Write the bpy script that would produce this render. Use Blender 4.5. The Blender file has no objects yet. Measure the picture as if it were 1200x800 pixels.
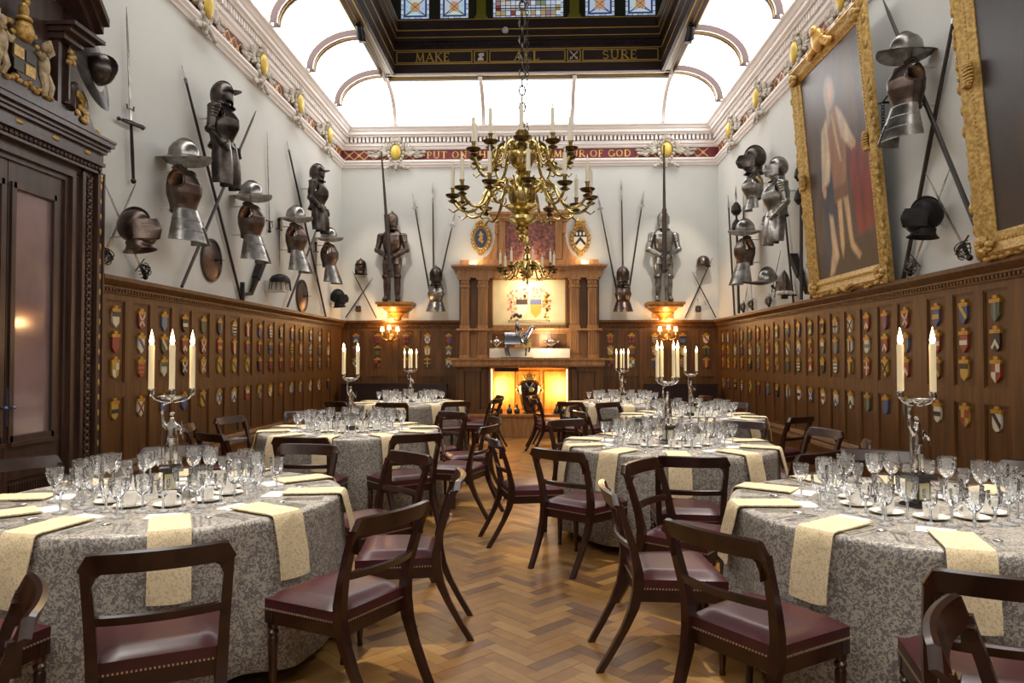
import bpy, bmesh, math, random
from mathutils import Vector, Matrix, Euler
random.seed(7)
PI = math.pi
S = bpy.context.scene
COL = S.collection

# ------------------------------------------------------------------ camera
FPX, YAW, PITCH, ROLL = 841.9, 0.0352, 0.0229, 0.0008
CAMZ = 1.5
cam_d = bpy.data.cameras.new('camera'); cam = bpy.data.objects.new('camera', cam_d); COL.objects.link(cam)
cam_d.sensor_width = 36.0; cam_d.sensor_fit = 'HORIZONTAL'; cam_d.lens = FPX/1200*36.0
cam_d.clip_start = 0.05; cam_d.clip_end = 200
cam.location = (0, 0, CAMZ)
cam.rotation_euler = Euler((PI/2+PITCH, 0, YAW), 'XYZ')
S.camera = cam
# ------------------------------------------------------------------ colour management
S.view_settings.view_transform = 'Standard'
S.view_settings.look = 'None'
S.view_settings.exposure = 0.34
S.view_settings.gamma = 1.0
S.view_settings.use_curve_mapping = False
# ------------------------------------------------------------------ world (day outside, only seen through the lantern glass)
W = bpy.data.worlds.new('world'); S.world = W; W.use_nodes = True
W.node_tree.nodes['Background'].inputs[0].default_value = (0.75, 0.85, 1.0, 1)
W.node_tree.nodes['Background'].inputs[1].default_value = 0.6
COVE_STRENGTH = 4.5      # daylight through the glazed coves
LANTERN_GLASS = 1.0

def lamp(name, kind, loc, energy, col=(1, 1, 1), size=.05, target=None, spot=None, blend=.4):
    d = bpy.data.lights.new(name, kind); d.energy = energy; d.color = col
    if kind == 'AREA': d.size = size
    else: d.shadow_soft_size = size
    if kind == 'SPOT': d.spot_size = spot or 1.0; d.spot_blend = blend
    o = bpy.data.objects.new(name, d); COL.objects.link(o); o.location = loc
    if target is not None:
        o.rotation_euler = (Vector(target)-Vector(loc)).to_track_quat('-Z', 'Y').to_euler()
    return o
WARM = (1.0, .62, .28); TUNG = (1.0, .78, .52)

# ------------------------------------------------------------------ pixel -> ray helpers (a pixel gives a direction only)
_cy, _sy, _cp, _sp = math.cos(YAW), math.sin(YAW), math.cos(PITCH), math.sin(PITCH)
FW = Vector((-_sy*_cp, _cy*_cp, _sp)); RT = Vector((_cy, _sy, 0)); UP = RT.cross(FW)
def ray(x, y): return FW + RT*((x-600)/FPX) + UP*((400-y)/FPX)
def onx(x, y, X): d = ray(x, y); return Vector((0, 0, CAMZ)) + d*(X/d.x)
def ony(x, y, Y): d = ray(x, y); return Vector((0, 0, CAMZ)) + d*(Y/d.y)
def onz(x, y, Z): d = ray(x, y); return Vector((0, 0, CAMZ)) + d*((Z-CAMZ)/d.z)

# ------------------------------------------------------------------ room dimensions (m)
XL, XR, D, YF = -3.897, 3.534, 14.128, -2.2
Z_DADO, Z_FRZ, Z_COVE, INS = 2.236, 5.28, 6.06, .27
LXL, LXR, LYB, LYF, Z_LAN = -2.80, 2.42, 12.93, -1.0, 6.66

# ------------------------------------------------------------------ mesh builder
def sr(r, g, b):
    f = lambda c: (c/255/12.92) if c/255 <= .04045 else ((c/255+.055)/1.055)**2.4
    return (f(r), f(g), f(b))
class MB:
    def __init__(s): s.v = []; s.f = []; s.m = []; s.M = Matrix(); s.mi = 0; s.col = None; s.cols = []
    def add(s, vs, fs, mi=None):
        b = len(s.v); s.v += [tuple(s.M @ Vector(p)) for p in vs]
        mi = s.mi if mi is None else mi
        for f in fs: s.f.append([i+b for i in f]); s.m.append(mi)
        if s.col is not None: s.cols += [s.col]*len(vs)
        return s
    def bx(s, x0, x1, y0, y1, z0, z1, mi=None):
        if x0 > x1: x0, x1 = x1, x0
        if y0 > y1: y0, y1 = y1, y0
        if z0 > z1: z0, z1 = z1, z0
        return s.add([(x0,y0,z0),(x1,y0,z0),(x1,y1,z0),(x0,y1,z0),(x0,y0,z1),(x1,y0,z1),(x1,y1,z1),(x0,y1,z1)],
              [(3,2,1,0),(4,5,6,7),(0,1,5,4),(1,2,6,5),(2,3,7,6),(3,0,4,7)], mi)
    def box(s, c, sz, mi=None): return s.bx(c[0]-sz[0]/2,c[0]+sz[0]/2,c[1]-sz[1]/2,c[1]+sz[1]/2,c[2]-sz[2]/2,c[2]+sz[2]/2,mi)
    def lathe(s, prof, n=16, c=(0,0,0), axis='Z', sx=1., sy=1., mi=None, a0=0., a1=2*PI, cap=True):
        full = abs(a1-a0-2*PI) < 1e-6; k = n if full else n+1
        vs = []
        for r, z in prof:
            for i in range(k):
                a = a0+(a1-a0)*i/n; p = (r*sx*math.cos(a), r*sy*math.sin(a), z)
                if axis == 'Y': p = (p[0], p[2], p[1])
                if axis == 'X': p = (p[2], p[0], p[1])
                vs.append((p[0]+c[0], p[1]+c[1], p[2]+c[2]))
        fs = []
        for j in range(len(prof)-1):
            for i in range(n):
                i2 = (i+1) % k
                fs.append((j*k+i, j*k+i2, (j+1)*k+i2, (j+1)*k+i))
        if cap and full:
            if prof[0][0] > 1e-5: fs.append(tuple(reversed(range(k))))
            if prof[-1][0] > 1e-5: fs.append(tuple((len(prof)-1)*k+i for i in range(k)))
        return s.add(vs, fs, mi)
    def ell(s, c, r, n=12, m=8, mi=None):
        prof = [(max(math.sin(PI*i/m), 1e-4 if 0 < i < m else 0.0), -math.cos(PI*i/m)) for i in range(m+1)]
        prof[0] = (.001, -1); prof[-1] = (.001, 1)
        vs = []; fs = []
        for pr, z in prof:
            for i in range(n):
                a = 2*PI*i/n; vs.append((c[0]+r[0]*pr*math.cos(a), c[1]+r[1]*pr*math.sin(a), c[2]+r[2]*z))
        for j in range(m):
            for i in range(n): fs.append((j*n+i, j*n+(i+1)%n, (j+1)*n+(i+1)%n, (j+1)*n+i))
        return s.add(vs, fs, mi)
    def tube(s, pts, rad, n=8, mi=None, cap=True, flat=None):
        pts = [Vector(p) for p in pts]; L = len(pts)
        if not hasattr(rad, '__len__'): rad = [rad]*L
        vs = []; fs = []; up = None
        for i, p in enumerate(pts):
            t = (pts[min(i+1, L-1)]-pts[max(i-1, 0)]).normalized()
            if up is None:
                up = Vector((0, 0, 1)) if abs(t.z) < .9 else Vector((1, 0, 0))
                if flat is not None: up = Vector(flat[0])
            a = t.cross(up)
            if a.length < 1e-6: a = t.cross(Vector((0.3, 1, .2)))
            a.normalize(); b = a.cross(t).normalized(); up = b
            fa, fb = (1, 1) if flat is None else (flat[1], flat[2])
            for k in range(n):
                an = 2*PI*k/n + (PI/n if n == 4 else 0)
                vs.append(p + a*(rad[i]*fa*math.cos(an)) + b*(rad[i]*fb*math.sin(an)))
        for i in range(L-1):
            for k in range(n): fs.append((i*n+k, i*n+(k+1)%n, (i+1)*n+(k+1)%n, (i+1)*n+k))
        if cap: fs.append(tuple(reversed(range(n)))); fs.append(tuple((L-1)*n+k for k in range(n)))
        return s.add(vs, fs, mi)
    def stube(s, pts, rad, n=8, k=4, mi=None):
        P = [Vector(p) for p in pts]; out = []; rr = []
        if not hasattr(rad, '__len__'): rad = [rad]*len(P)
        for i in range(len(P)-1):
            a, b, c, d = P[max(i-1, 0)], P[i], P[i+1], P[min(i+2, len(P)-1)]
            for q in range(k):
                t = q/k; out.append(.5*((2*b)+(c-a)*t+(2*a-5*b+4*c-d)*t*t+(3*b-a-3*c+d)*t*t*t)); rr.append(rad[i]+(rad[i+1]-rad[i])*t)
        out.append(P[-1]); rr.append(rad[-1])
        return s.tube(out, rr, n, mi)
    def prism(s, poly, y0, y1, mi=None, plane='XZ'):
        n = len(poly)
        if plane == 'XZ': vs = [(x, y0, z) for x, z in poly]+[(x, y1, z) for x, z in poly]
        elif plane == 'XY': vs = [(x, z, y0) for x, z in poly]+[(x, z, y1) for x, z in poly]
        else: vs = [(y0, x, z) for x, z in poly]+[(y1, x, z) for x, z in poly]
        fs = [tuple(range(n)), tuple(reversed(range(n, 2*n)))]+[(i, (i+1) % n, n+(i+1) % n, n+i) for i in range(n)]
        return s.add(vs, fs, mi)
    def grid(s, fn, nu, nv, mi=None, skip=None, closeu=False):
        vs = [fn(i/nu, j/nv) for j in range(nv+1) for i in range(nu+1)]
        fs = []
        for j in range(nv):
            for i in range(nu):
                if skip and skip((i+.5)/nu, (j+.5)/nv): continue
                fs.append((j*(nu+1)+i, j*(nu+1)+i+1, (j+1)*(nu+1)+i+1, (j+1)*(nu+1)+i))
        return s.add(vs, fs, mi)
    def line(s, a, b, w, t, mi=None, nrm=(0,-1,0)):
        a, b = Vector(a), Vector(b); d = (b-a).normalized(); nn = Vector(nrm); sd = d.cross(nn).normalized()*w/2; nn = nn*t
        vs = [a-sd, a+sd, b+sd, b-sd]; vs = vs+[p+nn for p in vs]
        return s.add(vs, [(3,2,1,0),(4,5,6,7),(0,1,5,4),(1,2,6,5),(2,3,7,6),(3,0,4,7)], mi)
    def mesh(s, name, mats, smooth=False, clean=False):
        me = bpy.data.meshes.new(name); me.from_pydata(s.v, [], s.f)
        for m in mats: me.materials.append(m)
        if len(mats) > 1: me.polygons.foreach_set('material_index', s.m)
        if s.cols:
            ca = me.color_attributes.new('tint', 'FLOAT_COLOR', 'POINT')
            ca.data.foreach_set('color', [c for q in s.cols for c in (q[0], q[1], q[2], 1.0)])
        if clean or smooth:
            bm = bmesh.new(); bm.from_mesh(me)
            if clean: bmesh.ops.remove_doubles(bm, verts=bm.verts, dist=1e-5)
            bmesh.ops.recalc_face_normals(bm, faces=bm.faces); bm.to_mesh(me); bm.free()
        if smooth:
            me.polygons.foreach_set('use_smooth', [True]*len(me.polygons))
            try: me.set_sharp_from_angle(angle=math.radians(smooth if smooth is not True else 40))
            except Exception: pass
        me.update(); return me
    def build(s, name, mats, parent=None, smooth=False, loc=None, rz=None, clean=False):
        if not isinstance(mats, (list, tuple)): mats = [mats]
        return put(name, s.mesh(name, mats, smooth, clean), parent, loc, rz)
def put(name, me, parent=None, loc=None, rz=None):
    o = bpy.data.objects.new(name, me); COL.objects.link(o)
    if parent is not None: o.parent = parent
    if loc is not None: o.location = loc
    if rz is not None: o.rotation_euler = (0, 0, rz)
    return o
def tag(o, label=None, cat=None, group=None, kind=None):
    if label: o['label'] = label
    if cat: o['category'] = cat
    if group: o['group'] = group
    if kind: o['kind'] = kind
    return o
def thing(name, label, cat, loc=(0,0,0), rz=0., group=None):
    o = bpy.data.objects.new(name, None); COL.objects.link(o); o.location = loc; o.rotation_euler = (0, 0, rz)
    o.empty_display_size = .05
    return tag(o, label, cat, group)
def struct(name, mb, mats, smooth=False, label=None):
    o = mb.build(name, mats, smooth=smooth); o['kind'] = 'structure'
    if label: o['label'] = label
    return o
def dup(root, loc, rz, label=None, group=None, scale=None):
    r = root.copy(); COL.objects.link(r); r.location = loc; r.rotation_euler = (0, 0, rz)
    if scale: r.scale = scale
    if label: r['label'] = label
    if group: r['group'] = group
    for ch in list(root.children):
        c = ch.copy(); COL.objects.link(c); c.parent = r
        for g in list(ch.children):
            d = g.copy(); COL.objects.link(d); d.parent = c
    return r
def skinned(name, joints, edges, radii, sub=1, root=0):
    """one continuous surface grown over a skeleton"""
    me = bpy.data.meshes.new(name); me.from_pydata(joints, edges, [])
    o = bpy.data.objects.new(name+'_tmp', me); COL.objects.link(o)
    md = o.modifiers.new('skin', 'SKIN'); md.use_smooth_shade = True
    for i, v in enumerate(me.skin_vertices[0].data):
        r = radii[i]; v.radius = (r, r) if not hasattr(r, '__len__') else r
        v.use_root = (i == root)
    if sub: m2 = o.modifiers.new('sub', 'SUBSURF'); m2.levels = sub; m2.render_levels = sub
    dg = bpy.context.evaluated_depsgraph_get(); dg.update()
    out = bpy.data.meshes.new_from_object(o.evaluated_get(dg), depsgraph=dg)
    bpy.data.objects.remove(o); bpy.data.meshes.remove(me)
    out.name = name; out.materials.clear()
    return out

# ------------------------------------------------------------------ materials
def nt(name):
    m = bpy.data.materials.new(name); m.use_nodes = True; n = m.node_tree
    return m, n, n.nodes['Principled BSDF']
def mat(name, col, rough=.5, metal=0., col2=None, scale=6., stretch=(1,1,1), bump=0., bscale=None, detail=4., spec=.5,
        emit=None, estr=0., coat=0., contrast=(.35,.65), rvar=0., coords='Object'):
    m, n, b = nt(name); L = n.links
    b.inputs['Base Color'].default_value = (*col, 1); b.inputs['Roughness'].default_value = rough
    b.inputs['Metallic'].default_value = metal; b.inputs['Specular IOR Level'].default_value = spec
    if coat: b.inputs['Coat Weight'].default_value = coat; b.inputs['Coat Roughness'].default_value = .15
    if emit: b.inputs['Emission Color'].default_value = (*emit, 1); b.inputs['Emission Strength'].default_value = estr
    if col2 or bump or rvar:
        tc = n.nodes.new('ShaderNodeTexCoord'); mp = n.nodes.new('ShaderNodeMapping'); mp.inputs['Scale'].default_value = stretch
        L.new(tc.outputs[coords], mp.inputs[0])
        nz = n.nodes.new('ShaderNodeTexNoise'); nz.inputs['Scale'].default_value = scale; nz.inputs['Detail'].default_value = detail
        L.new(mp.outputs[0], nz.inputs['Vector'])
        if col2:
            r = n.nodes.new('ShaderNodeValToRGB'); r.color_ramp.elements[0].position = contrast[0]; r.color_ramp.elements[1].position = contrast[1]
            r.color_ramp.elements[0].color = (*col, 1); r.color_ramp.elements[1].color = (*col2, 1)
            L.new(nz.outputs[0], r.inputs[0]); L.new(r.outputs[0], b.inputs['Base Color'])
        if rvar:
            mr = n.nodes.new('ShaderNodeMapRange'); mr.inputs['To Min'].default_value = max(.02, rough-rvar); mr.inputs['To Max'].default_value = rough+rvar
            L.new(nz.outputs[0], mr.inputs[0]); L.new(mr.outputs[0], b.inputs['Roughness'])
        if bump:
            n2 = nz
            if bscale:
                n2 = n.nodes.new('ShaderNodeTexNoise'); n2.inputs['Scale'].default_value = bscale; n2.inputs['Detail'].default_value = 3
                L.new(mp.outputs[0], n2.inputs['Vector'])
            bp = n.nodes.new('ShaderNodeBump'); bp.inputs['Strength'].default_value = bump; bp.inputs['Distance'].default_value = .01
            L.new(n2.outputs[0], bp.inputs['Height']); L.new(bp.outputs[0], b.inputs['Normal'])
    return m
def emat(name, col, strength):
    m = bpy.data.materials.new(name); m.use_nodes = True; n = m.node_tree; n.nodes.remove(n.nodes['Principled BSDF'])
    e = n.nodes.new('ShaderNodeEmission'); e.inputs[0].default_value = (*col, 1); e.inputs[1].default_value = strength
    n.links.new(e.outputs[0], n.nodes['Material Output'].inputs[0]); return m
def tintmat(name, rough=.5, metal=0., coat=0., grain=None, spec=.5, bump=0.):
    """colour comes from each piece's own tint attribute"""
    m, n, b = nt(name); L = n.links
    a = n.nodes.new('ShaderNodeAttribute'); a.attribute_name = 'tint'
    b.inputs['Roughness'].default_value = rough; b.inputs['Metallic'].default_value = metal; b.inputs['Specular IOR Level'].default_value = spec
    if coat: b.inputs['Coat Weight'].default_value = coat
    if grain:
        tc = n.nodes.new('ShaderNodeTexCoord'); nz = n.nodes.new('ShaderNodeTexNoise'); nz.inputs['Scale'].default_value = grain; nz.inputs['Detail'].default_value = 5
        L.new(tc.outputs['Object'], nz.inputs['Vector'])
        mr = n.nodes.new('ShaderNodeMapRange'); mr.inputs['To Min'].default_value = .72; mr.inputs['To Max'].default_value = 1.28
        L.new(nz.outputs[0], mr.inputs[0])
        mx = n.nodes.new('ShaderNodeMix'); mx.data_type = 'RGBA'; mx.blend_type = 'MULTIPLY'; mx.inputs[0].default_value = 1
        L.new(a.outputs['Color'], mx.inputs[6]); L.new(mr.outputs[0], mx.inputs[7]); L.new(mx.outputs[2], b.inputs['Base Color'])
        if bump:
            bp = n.nodes.new('ShaderNodeBump'); bp.inputs['Strength'].default_value = bump; bp.inputs['Distance'].default_value = .004
            L.new(nz.outputs[0], bp.inputs['Height']); L.new(bp.outputs[0], b.inputs['Normal'])
    else: L.new(a.outputs['Color'], b.inputs['Base Color'])
    return m
PLASTER = mat('plaster', sr(214,214,208), .8, col2=sr(206,207,203), scale=1.2, spec=.2)
MOULD = mat('painted_moulding', sr(243,236,232), .6, spec=.3)
OAK = mat('oak_panelling', sr(108,70,28), .45, col2=sr(80,50,18), scale=3.5, stretch=(6,6,.5), bump=.05, spec=.45)
OAK2 = mat('oak_panel_field', sr(100,63,25), .45, col2=sr(74,45,16), scale=3., stretch=(7,7,.6), bump=.05, spec=.45)
OAKF = mat('oak_fireplace', sr(176,128,76), .45, col2=sr(146,100,56), scale=4., stretch=(5,5,.6), bump=.04)
DOORW = mat('door_walnut', sr(72,48,38), .38, col2=sr(50,32,24), scale=3., stretch=(6,6,.6), bump=.05, coat=.15)
MAROON = mat('maroon_paint', sr(112,40,48), .6)
GOLDP = mat('gold_paint', sr(236,198,116), .45, metal=.1)
GILT = mat('gilding', sr(208,174,104), .42, metal=.45, col2=sr(160,122,60), scale=34, bump=.4, bscale=70)
BLACKM = mat('black_metal', sr(28,26,26), .4, metal=.4)
DARKL = mat('lantern_wood', sr(50,34,30), .45, col2=sr(36,24,22), scale=3)
GREENL = mat('lantern_green', sr(46,48,26), .5)
COVE = emat('cove_glass', (1.0, .985, .97), COVE_STRENGTH)
RIBM = mat('rib_paint', sr(214,200,192), .5)
RIBD = mat('rib_paint_mauve', sr(76,54,50), .5)
# ================================================================== SETTING
def WP(w, u, n, z):
    return {'L': (XL+n, u, z), 'R': (XR-n, u, z), 'B': (u, D-n, z), 'F': (u, YF+n, z)}[w]
WRANGE = {'L': (YF, D), 'R': (YF, D), 'B': (XL, XR), 'F': (XL, XR)}
def mould(mb, w, prof, u0=None, u1=None, mi=None):
    a, b = WRANGE[w]; m0 = u0 is None; m1 = u1 is None
    u0 = a if m0 else u0; u1 = b if m1 else u1
    k = len(prof)
    vs = [WP(w, u0+(n if m0 else 0), n, z) for n, z in prof]+[WP(w, u1-(n if m1 else 0), n, z) for n, z in prof]
    fs = [(i, (i+1) % k, k+(i+1) % k, k+i) for i in range(k)]+[tuple(range(k)), tuple(range(k, 2*k))]
    mb.add(vs, fs, mi)
def wbox(mb, w, u0, u1, n0, n1, z0, z1, mi=None):
    p, q = WP(w, u0, n0, z0), WP(w, u1, n1, z1); mb.bx(p[0], q[0], p[1], q[1], p[2], q[2], mi)

# ---- lettering: drawn capitals with thick and thin strokes
def _arc(cx, cz, rx, rz, a0, a1, n=10): return [(cx+rx*math.cos(math.radians(a0+(a1-a0)*i/n)), cz+rz*math.sin(math.radians(a0+(a1-a0)*i/n))) for i in range(n+1)]
GL = {}
K, T_ = .15, .075
def _g(ch, w, *strokes): GL[ch] = (w, strokes)
_g('A', .82, ([(.03,0),(.40,1)],T_), ([(.40,1),(.78,0)],K), ([(.18,.34),(.62,.34)],T_), ([(-.06,.02),(.14,.02)],.05), ([(.64,.02),(.9,.02)],.05))
_g('D', .80, ([(.14,0),(.14,1)],K), ([(.14,.965)]+_arc(.32,.5,.42,.465,90,-90,12)+[(.14,.035)],.11))
_g('E', .62, ([(.14,0),(.14,1)],K), ([(.05,.965),(.58,.965)],T_), ([(.14,.52),(.48,.52)],T_), ([(.05,.035),(.6,.035)],T_), ([(.57,.8),(.57,1)],.05), ([(.59,0),(.59,.22)],.05))
_g('F', .58, ([(.14,0),(.14,1)],K), ([(.05,.965),(.56,.965)],T_), ([(.14,.52),(.46,.52)],T_), ([(.02,.02),(.28,.02)],.05), ([(.55,.78),(.55,1)],.05))
_g('G', .84, (_arc(.45,.5,.37,.46,48,325,14),.12), ([(.78,.1),(.78,.44)],K), ([(.62,.44),(.9,.44)],.05))
_g('H', .86, ([(.14,0),(.14,1)],K), ([(.72,0),(.72,1)],K), ([(.14,.52),(.72,.52)],T_), ([(.0,.02),(.28,.02)],.05), ([(.58,.02),(.86,.02)],.05), ([(.0,.98),(.28,.98)],.05), ([(.58,.98),(.86,.98)],.05))
_g('K', .78, ([(.14,0),(.14,1)],K), ([(.14,.42),(.66,1)],T_), ([(.32,.58),(.74,0)],K), ([(.0,.02),(.28,.02)],.05), ([(.0,.98),(.28,.98)],.05), ([(.55,.98),(.8,.98)],.05))
_g('L', .62, ([(.14,0),(.14,1)],K), ([(.05,.035),(.58,.035)],T_), ([(.57,0),(.57,.24)],.05), ([(.0,.98),(.28,.98)],.05))
_g('M', 1.0, ([(.12,0),(.17,1)],T_), ([(.17,1),(.5,.05)],K), ([(.5,.05),(.82,1)],T_), ([(.82,1),(.88,0)],K), ([(.0,.02),(.24,.02)],.05), ([(.75,.02),(1.0,.02)],.05))
_g('N', .86, ([(.13,0),(.13,1)],T_), ([(.13,1),(.74,0)],K), ([(.74,0),(.74,1)],T_), ([(.0,.02),(.26,.02)],.05), ([(.6,.98),(.88,.98)],.05))
_g('O', .88, (_arc(.44,.5,.35,.46,-60,60,8),K), (_arc(.44,.5,.35,.46,120,240,8),K), (_arc(.44,.5,.35,.46,58,122,5),T_), (_arc(.44,.5,.35,.46,238,302,5),T_))
_g('P', .66, ([(.14,0),(.14,1)],K), ([(.14,.965)]+_arc(.34,.72,.25,.245,90,-90,8)+[(.14,.475)],.10), ([(.0,.02),(.28,.02)],.05))
_g('R', .74, ([(.14,0),(.14,1)],K), ([(.14,.965)]+_arc(.34,.73,.25,.235,90,-90,8)+[(.14,.495)],.10), ([(.34,.5),(.72,0)],K), ([(.0,.02),(.28,.02)],.05))
_g('S', .60, (_arc(.31,.735,.22,.23,30,255,10)+_arc(.31,.27,.23,.235,80,-150,10),.12))
_g('T', .76, ([(.38,0),(.38,1)],K), ([(.03,.965),(.73,.965)],T_), ([(.04,.8),(.04,1)],.05), ([(.72,.8),(.72,1)],.05), ([(.24,.02),(.52,.02)],.05))
_g('U', .84, ([(.14,1),(.14,.35)]+_arc(.42,.33,.28,.295,180,360,10)+[(.70,1)],.115), ([(.0,.98),(.28,.98)],.05), ([(.58,.98),(.84,.98)],.05))
_g('W', 1.12, ([(.05,1),(.32,0)],K), ([(.32,0),(.56,.95)],T_), ([(.56,.95),(.82,0)],K), ([(.82,0),(1.07,1)],T_), ([(-.05,.98),(.2,.98)],.05))
def text_width(s, h, sp=.16): return sum((GL[c][0]+sp if c != ' ' else .5) for c in s)*h
def text(mb, s, h, sp=.16, t=.006, mi=None):
    """letters on the local XZ plane, facing -Y, starting at x = 0"""
    x = 0.
    for c in s:
        if c == ' ': x += .5*h; continue
        w, strokes = GL[c]
        for pts, k in strokes:
            for (ax, az), (bx_, bz) in zip(pts[:-1], pts[1:]):
                dx, dz = bx_-ax, bz-az; l = math.hypot(dx, dz) or 1; e = .02
                ax2, az2, bx2, bz2 = ax-dx/l*e, az-dz/l*e, bx_+dx/l*e, bz+dz/l*e
                mb.line((x+ax2*h, 0, az2*h), (x+bx2*h, 0, bz2*h), k*h, t, mi)
        x += (w+sp)*h

# ---- floor: herringbone oak blocks
def make_floor():
    f = MB(); f.bx(XL-.3, XR+.3, YF-.3, D+.3, -.2, -.006)
    floor = struct('floor', f, mat('parquet_joint', sr(70,46,24), .7), label='herringbone oak parquet floor of the hall')
    PM = tintmat('parquet_oak', .38, grain=14, spec=.45, bump=.06)
    Lb, Wb = .31, .0775; n = 4
    blocks = []
    c45 = math.sqrt(.5)
    for a in range(-200, 200):
        for b in range(-40, 40):
            for kind in (0, 1):
                if kind == 0: cx, cy, sx, sy = a+8*b+n/2, a+.5, n, 1
                else: cx, cy, sx, sy = a+n+.5+8*b, a+1-n/2, 1, n
                X = (cx-cy)*c45*Wb; Y = (cx+cy)*c45*Wb
                X, Y = X*1.0, Y+6
                # zig-zag courses run across the hall
                px, py = X, Y
                if not (XL-.15 < px < XR+.15 and -.5 < py < D+.15): continue
                blocks.append((px, py, sx*Wb, sy*Wb))
    pal = [sr(166,122,64), sr(160,116,60), sr(154,110,56), sr(172,130,72), sr(146,102,54), sr(120,84,54), sr(156,114,62)]
    rnd = random.Random(3)
    def emit(mb, bl):
        px, py, sx, sy = bl; g = .0007; dz = rnd.uniform(-.0006, .0006)
        mb.M = Matrix.Translation((px, py, dz)) @ Matrix.Rotation(PI/4, 4, 'Z')
        q = rnd.choice(pal); k = rnd.uniform(.8, 1.0); mb.col = tuple(c*k for c in q)
        mb.bx(-sx/2+g, sx/2-g, -sy/2+g, sy/2-g, -.012, 0)
    vis = []
    rest = MB()
    for bl in blocks:
        px, py = bl[0], bl[1]
        inaisle = py > 3.35 and abs(px+.02) < .95 and py < 6.6 and px < .95-(py-3.3)*.12
        (vis if inaisle else None) is not None and vis.append((py, bl))
        if not inaisle: emit(rest, bl)
    vis.sort(key=lambda q: q[0])
    for i, (py, bl) in enumerate(vis):
        if i < 300:
            m = MB(); emit(m, bl); m.build('parquet_block', PM, floor)
        else: emit(rest, bl)
    rest.M = Matrix(); o = rest.build('parquet_blocks', PM, floor); o['kind'] = 'stuff'
    return floor
FLOOR = make_floor()

# ---- walls
DOOR_Y0, DOOR_Y1 = 4.48, 5.70       # clear door opening in the left wall
wl = MB()
wl.bx(XL-.3, XL, YF-.3, DOOR_Y0, 0, 6.4); wl.bx(XL-.3, XL, DOOR_Y1, D+.3, 0, 6.4); wl.bx(XL-.3, XL, DOOR_Y0, DOOR_Y1, 2.95, 6.4)
WALL_L = struct('wall_left', wl, PLASTER, label='long pale plaster wall with oak dado and the carved doorway')
WALL_R = struct('wall_right', MB().bx(XR, XR+.3, YF-.3, D+.3, 0, 6.4), PLASTER, label='long pale plaster wall with oak dado and the portraits')
WALL_B = struct('wall_back', MB().bx(XL, XR, D, D+.3, 0, 6.4), PLASTER, label='pale plaster end wall behind the fireplace')
WALL_F = struct('wall_front', MB().bx(XL, XR, YF-.3, YF, 0, 6.4), PLASTER, label='plain end wall facing the fireplace')
WALLS = {'L': WALL_L, 'R': WALL_R, 'B': WALL_B}

# ---- oak dado: rails, stiles, panels, cap and plinth
COLS_L = [6.462,6.895,7.326,7.76,8.201,8.629,9.056,9.476,9.902,10.30,10.729,11.209,11.632,12.143,12.644,13.189]
COLS_R = [13.701,13.34,12.887,12.464,11.992,11.546,11.083,10.657,10.208,9.782,9.363,8.968,8.586,8.187,7.781,7.382,6.975,6.443,6.036,5.626]
COLS_B = [-3.59,-3.154,-2.596,-2.168,-1.745, 1.426,1.842,2.29,2.836,3.282]
FP0, FP1 = -1.50, 1.20              # chimneypiece width on the end wall
Z_P1T, Z_P1B, Z_P2T, Z_P2B = 2.032, 1.264, 1.139, .54
CAP = [(0,2.09),(.045,2.09),(.05,2.12),(.075,2.135),(.075,2.15),(.105,2.175),(.12,2.19),(.13,2.2),(.13,2.236),(0,2.236)]
BASE = [(0,0),(.12,0),(.12,.40),(.135,.41),(.135,.44),(.10,.455),(.085,.48),(.085,.50),(.055,.52),(.04,.54),(0,.54)]
def dado(w, spans, cols):
    wall = WALLS[w]
    fr = MB(); cap = MB(); bs = MB(); dn = MB(); pan = []
    for (u0, u1, full) in spans:
        a = None if full[0] else u0; b = None if full[1] else u1
        mould(cap, w, CAP, a, b); mould(bs, w, BASE, a, b)
        for z0, z1 in ((.54,.56),(Z_P2T,Z_P1B),(Z_P1T,2.10)): wbox(fr, w, u0, u1, 0, .028, z0, z1)
        cs = sorted(c for c in cols if u0 < c < u1)
        edges = [u0]
        for c in cs:
            hw = .15
            edges += [c-hw, c+hw]
        edges.append(u1)
        for i in range(0, len(edges), 2):
            if edges[i+1] > edges[i]:
                for z0, z1 in ((.56, Z_P2T), (Z_P1B, Z_P1T)): wbox(fr, w, edges[i], edges[i+1], 0, .028, z0, z1)
        u = u0+.03
        while u < u1-.03:
            wbox(dn, w, u, u+.025, .045, .068, 2.105, 2.13); u += .05
        for c in cs:
            for z0, z1 in ((.56, Z_P2T), (Z_P1B, Z_P1T)):
                p = MB(); hw = .15
                wbox(p, w, c-hw+.001, c+hw-.001, 0, .012, z0+.001, z1-.001)
                for q in ((c-hw, c-hw+.014, z0, z1), (c+hw-.014, c+hw, z0, z1), (c-hw+.014, c+hw-.014, z0, z0+.014), (c-hw+.014, c+hw-.014, z1-.014, z1)):
                    wbox(p, w, q[0], q[1], .012, .02, q[2], q[3])
                p.build('panel', OAK2, wall)
    fr.build('panel_frame', OAK, wall); cap.build('dado_cap', OAK, wall); bs.build('plinth', OAK, wall)
    o = dn.build('dentil_course', OAK, wall); o['kind'] = 'stuff'
dado('L', [(6.12, D, (0, 1)), (YF, 4.06, (1, 0))], COLS_L+[.9+.43*i for i in range(7)])
dado('R', [(YF, D, (1, 1))], COLS_R+[5.2-.43*i for i in range(1, 15)])
dado('B', [(XL, FP0, (1, 0)), (FP1, XR, (0, 1))], COLS_B)

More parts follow.
